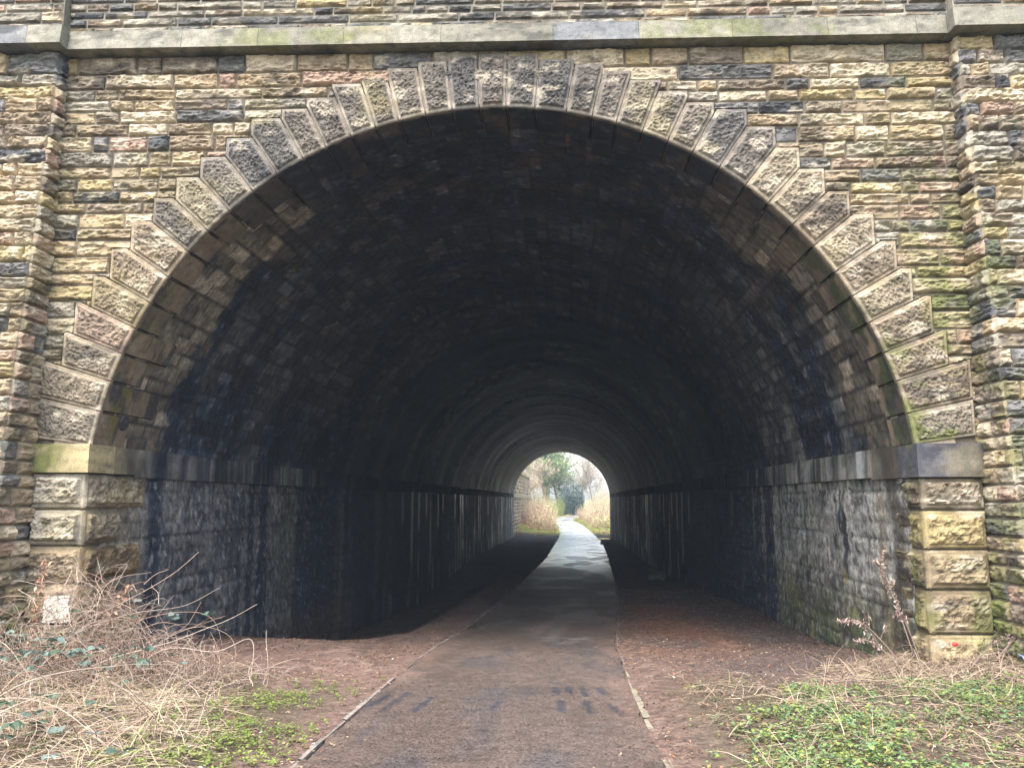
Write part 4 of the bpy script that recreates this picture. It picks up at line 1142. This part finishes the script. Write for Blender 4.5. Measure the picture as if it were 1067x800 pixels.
for nm, z0, z1, pj in (('coping', 2.704, 3.0, .10), ('wall_band', ZS0, ZS1, .06)):
    acc = Acc(); y = YF + .1
    while y < 109.4:
        y2 = min(y + 1.2, 109.5)
        dressed(acc, [(wx(y) - .55, y, z0), (wx(y) + pj + .05, y, z0), (wx(y2) + pj + .05, y2 - .02, z0), (wx(y2) - .55, y2 - .02, z0),
                      (wx(y) - .55, y, z1), (wx(y) + pj + .05, y, z1), (wx(y2) + pj + .05, y2 - .02, z1), (wx(y2) - .55, y2 - .02, z1)], np.array([.33, .30, .22])*rs.uniform(.85, 1.1), .4, .01, int(y))
        y = y2
    acc.build(nm, M_STONE, wing)

def tree(name, x, y, h, spread, seed, label, cat, group, twigs=900, leaves=0, lcol=None, lsize=.3, bark=(.12, .10, .08), trunk_r=.16, ivy=0, first=.25):
    rs = R_(seed); z = float(gz(x, y)) - .1
    t = thing(name, (x, y, z + .1), label, cat, group)
    acc = Acc(); tips = []
    def grow(p, d, l, r, depth):
        n = 7; P = [p]
        for k in range(n):
            d = d + rs.normal(0, .13, 3) + np.array([0, 0, .05]); d /= np.linalg.norm(d)
            P.append(P[-1] + d*l/n)
        P = np.array(P)
        V, F = tube(P, np.linspace(r, r*.45, n + 1), 7 if depth == 0 else 4)
        acc.add(V, F, np.array(bark)*rs.uniform(.85, 1.15))
        if depth >= 2:
            tips.extend([P[3], P[5], P[-1]]); 
        if depth < 3:
            m = (11, 6, 4)[depth]
            for q in range(m):
                f = (first + (1 - first)*(q + rs.rand())/m) if depth == 0 else rs.uniform(.3, 1.)
                b = P[int(f*n)]
                a = rs.uniform(0, 6.28); el = rs.uniform(.25, .95)
                dd = np.array([math.cos(a)*math.cos(el), math.sin(a)*math.cos(el), math.sin(el)])
                grow(b, dd, spread*(.62, .40, .24)[depth]*rs.uniform(.7, 1.2)*(1.2 - .6*f if depth == 0 else 1), r*.42, depth + 1)
    grow(np.array([x, y, z]), np.array([rs.normal(0, .04), rs.normal(0, .04), 1.]), h*.9, trunk_r, 0)
    acc.build('trunk', M_WOOD, t)
    tips = np.array(tips)
    acc = Acc()
    if leaves:
        k = rs.randint(0, len(tips), leaves); c = tips[k] + rs.normal(0, lsize*1.3, (leaves, 3))
        V, F = leaves_at(c[:, 0], c[:, 1], c[:, 2], lsize, rs, 1.2, .7)
        cl2 = fbm(c[:, 0]*.6, c[:, 1]*.6, c[:, 2]*.6, 3, seed)
        cc = np.asarray(lcol)*(.6 + .9*cl2)[:, None]*rs.uniform(.75, 1.25, (leaves, 1))
        acc.add(V, F, np.repeat(cc, 4, 0))
    if ivy:
        a = rs.uniform(0, 6.28, ivy); hh = rs.rand(ivy)**.8*h*.85; r = .15 + .55*rs.rand(ivy)*(1 - hh/h)
        V, F = leaves_at(x + r*np.cos(a), y + r*np.sin(a), z + hh, .26, rs, 1.4, .8)
        acc.add(V, F, np.repeat(np.array([[.05, .09, .03]])*rs.uniform(.6, 1.5, (ivy, 1)), 4, 0))
    if twigs:
        k = rs.randint(0, len(tips), twigs)
        d = rs.normal(0, 1, (twigs, 3)) + [0, 0, .7]; d /= np.linalg.norm(d, axis=1)[:, None]
        a = tips[k]; b = a + d*rs.uniform(.3, .9, (twigs, 1))*spread*.12
        s = np.cross(d, [.3, .9, .1]); s /= np.linalg.norm(s, axis=1)[:, None]; s *= .014
        V = np.stack([a - s, a + s, b + s*.4, b - s*.4], 1).reshape(-1, 3)
        acc.add(V, np.arange(len(V)).reshape(-1, 4), np.array(bark)*1.2)
    acc.build('crown', M_LEAF, t, k=1.35)
TG = 'trees beyond the tunnel'
tree('ivy_tree', .9, 138, 11.5, 7.5, 1, 'ivy covered tree straight beyond the bend of the path', 'tree', TG, 1500, 5200, (.12, .17, .06), .30, ivy=1800, trunk_r=.22)
tree('ivy_tree', -2.2, 146, 13, 8, 2, 'taller pale green tree left of the bend behind the brush', 'tree', TG, 1500, 4200, (.17, .20, .08), .30, ivy=900, trunk_r=.2)
tree('ivy_tree', 3.2, 150, 12, 7, 9, 'grey green tree between the ivy tree and the bare trees', 'tree', TG, 1500, 3000, (.14, .18, .085), .28, ivy=700, trunk_r=.2)
tree('bare_tree', 7.5, 158, 10.5, 7, 3, 'bare wispy tree on the right of the view through the tunnel', 'tree', TG, 2200, 500, (.2, .2, .1), .2, (.2, .17, .14))
tree('bare_tree', 9.6, 150, 8.5, 6, 4, 'smaller bare tree furthest right through the tunnel mouth', 'tree', TG, 2000, 300, (.22, .2, .1), .2, (.22, .18, .15))
tree('bare_tree', -5.2, 132, 9.5, 6, 5, 'slim bare birch above the end of the retaining wall', 'tree', TG, 2000, 900, (.22, .2, .08), .2, (.25, .21, .18))
tree('bare_tree', -1.2, 126, 7.5, 4.5, 6, 'thin bare sapling rising from the left brush', 'tree', TG, 1500, 700, (.2, .17, .08), .2, (.26, .2, .17), .09)
tree('bare_tree', 5.4, 170, 12, 8, 12, 'tall pale bare tree far behind the dark bush', 'tree', TG, 2200, 900, (.2, .2, .12), .25, (.22, .2, .17))
def brush(x, y, r, h, seed, cols, label, name='brushwood', leaf=0, n=420, group='bushes beyond the tunnel', lsz=.16):
    rs = R_(seed); z = float(gz(x, y))
    t = thing(name, (x, y, z), label, 'bush', group)
    acc = Acc()
    for k in range(n):
        a = rs.uniform(0, 6.28); q = r*math.sqrt(rs.rand())
        b = np.array([x + q*math.cos(a)*.8, y + q*math.sin(a)*.8, z - .1]); hh = h*rs.uniform(.35, 1.45)*math.sqrt(max(.15, 1 - .6*(q/r)**2))
        e = b + np.array([rs.normal(0, .3) + .35*math.cos(a), rs.normal(0, .3) + .35*math.sin(a), hh])
        V, F = tube(bez([b, .5*(b + e) + rs.normal(0, .12, 3), e], 5), np.linspace(.016, .006, 5), 3)
        acc.add(V, F, np.array(cols[rs.randint(len(cols))])*rs.uniform(.8, 1.2))
    acc.build('stems', M_DRY, t, k=1.05)
    m = leaf or int(n*1.6)
    acc = Acc()
    a = rs.uniform(0, 6.28, m); q = r*np.sqrt(rs.rand(m)); zz = z + h*1.1*rs.rand(m)**1.5*(.55 + .9*fbm(x + q*np.cos(a)*1.3, y + q*np.sin(a)*1.3, 0., 3, seed))*np.sqrt(np.maximum(.12, 1 - .6*(q/r)**2))
    V, F = leaves_at(x + q*np.cos(a), y + q*np.sin(a), zz, lsz, rs, 1.2, .6)
    ci = np.array(cols)[rs.randint(0, len(cols), m)]*rs.uniform(.7, 1.3, (m, 1))
    acc.add(V, F, np.repeat(ci, 4, 0))
    acc.build('foliage', M_LEAF, t, k=1.05)
RED = [(.36, .24, .19), (.40, .29, .21), (.30, .20, .17), (.42, .35, .23)]
STR = [(.46, .38, .26), (.42, .33, .23), (.40, .36, .20), (.34, .34, .16)]
GRN = [(.16, .19, .06), (.22, .24, .08), (.12, .15, .05)]
DKG = [(.035, .065, .05), (.05, .085, .07), (.03, .05, .045)]
brush(.2, 88, 1.5, 1.9, 21, RED + STR, 'russet brush beside the path just beyond the left of the tunnel mouth')
brush(-1.0, 93, 1.6, 2.6, 22, RED, 'taller reddish brush in front of the end of the retaining wall')
brush(.0, 100, 1.7, 2.2, 23, STR + RED, 'straw and russet brush midway along the left bank')
brush(-.6, 110, 2.0, 3.4, 24, RED + GRN, 'tall reddish thicket at the end of the retaining wall')
brush(.6, 118, 1.8, 2.2, 25, GRN + STR, 'greenish bush on the left where the path bends')
brush(1.6, 128, 2.2, 2.6, 26, GRN, 'green bush straight ahead at the bend')
brush(4.9, 133, 2.0, 4.6, 27, DKG, 'dark evergreen holly bush above the bend of the path', 'evergreen_bush', 3400, 260, lsz=.24)
brush(6.6, 92, 1.2, 1.3, 28, STR, 'low straw coloured brush right of the path just outside the tunnel')
brush(6.6, 101, 1.5, 1.9, 29, RED + STR, 'russet brush on the right bank')
brush(7.6, 108, 1.9, 2.6, 30, RED, 'taller reddish brush at the right of the tunnel mouth')
brush(6.2, 113, 1.3, 1.7, 31, RED + STR, 'pinkish brush on the inside of the bend')
brush(8.6, 122, 2.2, 3.0, 32, STR + GRN, 'pale yellow bush furthest right beyond the bend')
brush(11.5, 140, 3., 4.0, 33, STR + RED, 'pale brown thicket behind the right bank')
# verge grass beyond
rs = R_(71); n = 6000
py_ = rs.uniform(79.5, 118, n); sd_ = rs.rand(n) < .5
px = np.where(sd_, xl(py_) - .05 - 2.2*rs.rand(n)**1.6, xr(py_) + .05 + 2.6*rs.rand(n)**1.6)
V, F, m = blades(px, py_, rs, .45, .03, .2, 4)
c = np.where((rs.rand(n) < .6)[:, None], [.20, .25, .05], [.36, .29, .11])*rs.uniform(.7, 1.2, (n, 1))
props(mk('verge_grass', V, F, M_LEAF, None, np.repeat(c, m, 0)), 'yellow green grass along both edges of the path beyond the tunnel', 'grass', None, 'stuff')
# puddle by the far mouth
t = np.linspace(0, 2*np.pi, 24, endpoint=False)
V = np.stack([5.35 + .55*np.cos(t)*(1 + .2*np.sin(3*t)), 72.5 + 1.3*np.sin(t), np.full(24, float(gz(5.5, 72.5)) + .05)], 1)
V = np.vstack([V, V.mean(0)]); i = np.arange(24)
wm = mat('still_water', lambda nt, p: (setattr(p.inputs['Base Color'], 'default_value', (.03, .03, .03, 1)), setattr(p.inputs['Roughness'], 'default_value', .04)))
props(mk('puddle_water', V, np.stack([i, (i + 1) % 24, np.full(24, 24)], -1), wm), 'thin puddle by the right wall at the far tunnel mouth', None, None, 'structure')

# ------------------------------------------------------------------ haze
hb_ = box8(-60, 60, -62, 260, -5.5, 24)
hm = bpy.data.materials.new('thin_haze'); hm.use_nodes = True
hn = hm.node_tree; hn.nodes.clear()
ho = hn.nodes.new('ShaderNodeOutputMaterial'); hv = hn.nodes.new('ShaderNodeVolumePrincipled')
hv.inputs['Density'].default_value = HAZE; hv.inputs['Color'].default_value = (.68, .82, 1, 1)
hn.links.new(hv.outputs[0], ho.inputs['Volume'])
hz_ = mk('haze', np.array(hb_), np.array([[0, 3, 2, 1], [4, 5, 6, 7], [0, 1, 5, 4], [1, 2, 6, 5], [2, 3, 7, 6], [3, 0, 4, 7]]), hm)
props(hz_, 'thin damp haze paling the far trees', None, None, 'stuff')

# ------------------------------------------------------------------ camera, light
f_px, pitch, yaw = 870., math.radians(7.918), math.radians(1.961)
cam = bpy.data.cameras.new('camera'); co = bpy.data.objects.new('camera', cam); COL.objects.link(co)
cam.sensor_fit = 'HORIZONTAL'; cam.sensor_width = 36; cam.lens = 36*f_px/1067
cam.clip_start = .05; cam.clip_end = 3000
co.location = (0, 0, ZO); co.rotation_euler = (math.pi/2 + pitch, 0, yaw)
sc.camera = co
EL, AZ = math.radians(58), math.radians(200)     # sun behind the camera, a little to the left
w = bpy.data.worlds.new('World'); sc.world = w; w.use_nodes = True
nt = w.node_tree; nt.nodes.clear()
sky = nt.nodes.new('ShaderNodeTexSky'); sky.sky_type = 'NISHITA'; sky.sun_disc = False
sky.sun_elevation = EL; sky.sun_rotation = AZ; sky.air_density = 1.2; sky.dust_density = 3.; sky.ozone_density = 1.
hs = nt.nodes.new('ShaderNodeHueSaturation'); hs.inputs['Saturation'].default_value = .55
bg = nt.nodes.new('ShaderNodeBackground'); bg.inputs[1].default_value = .15
out = nt.nodes.new('ShaderNodeOutputWorld')
nt.links.new(sky.outputs[0], hs.inputs['Color']); nt.links.new(hs.outputs[0], bg.inputs[0]); nt.links.new(bg.outputs[0], out.inputs[0])
sl = bpy.data.lights.new('sun', 'SUN'); sl.energy = 1.2; sl.angle = math.radians(35); sl.color = (1, .965, .92)
so = bpy.data.objects.new('sun', sl); COL.objects.link(so)
# Nishita: rotation measured clockwise from +y
sdir = np.array([math.sin(AZ)*math.cos(EL), math.cos(AZ)*math.cos(EL), math.sin(EL)])
from mathutils import Vector
so.rotation_euler = Vector(-sdir).to_track_quat('-Z', 'Y').to_euler(); so.location = (0, -20, 30)
vs = sc.view_settings; vs.view_transform = 'Standard'; vs.look = 'None'; vs.gamma = 1; vs.exposure = 2.5
sc.render.engine = 'CYCLES'
cy = sc.cycles
cy.max_bounces = 8; cy.diffuse_bounces = 5; cy.glossy_bounces = 3; cy.transmission_bounces = 3
cy.use_denoising = True; cy.denoiser = 'OPENIMAGEDENOISE'
try: cy.denoising_input_passes = 'RGB_ALBEDO_NORMAL'; cy.denoising_prefilter = 'ACCURATE'
except Exception: pass
cy.sample_clamp_indirect = 6
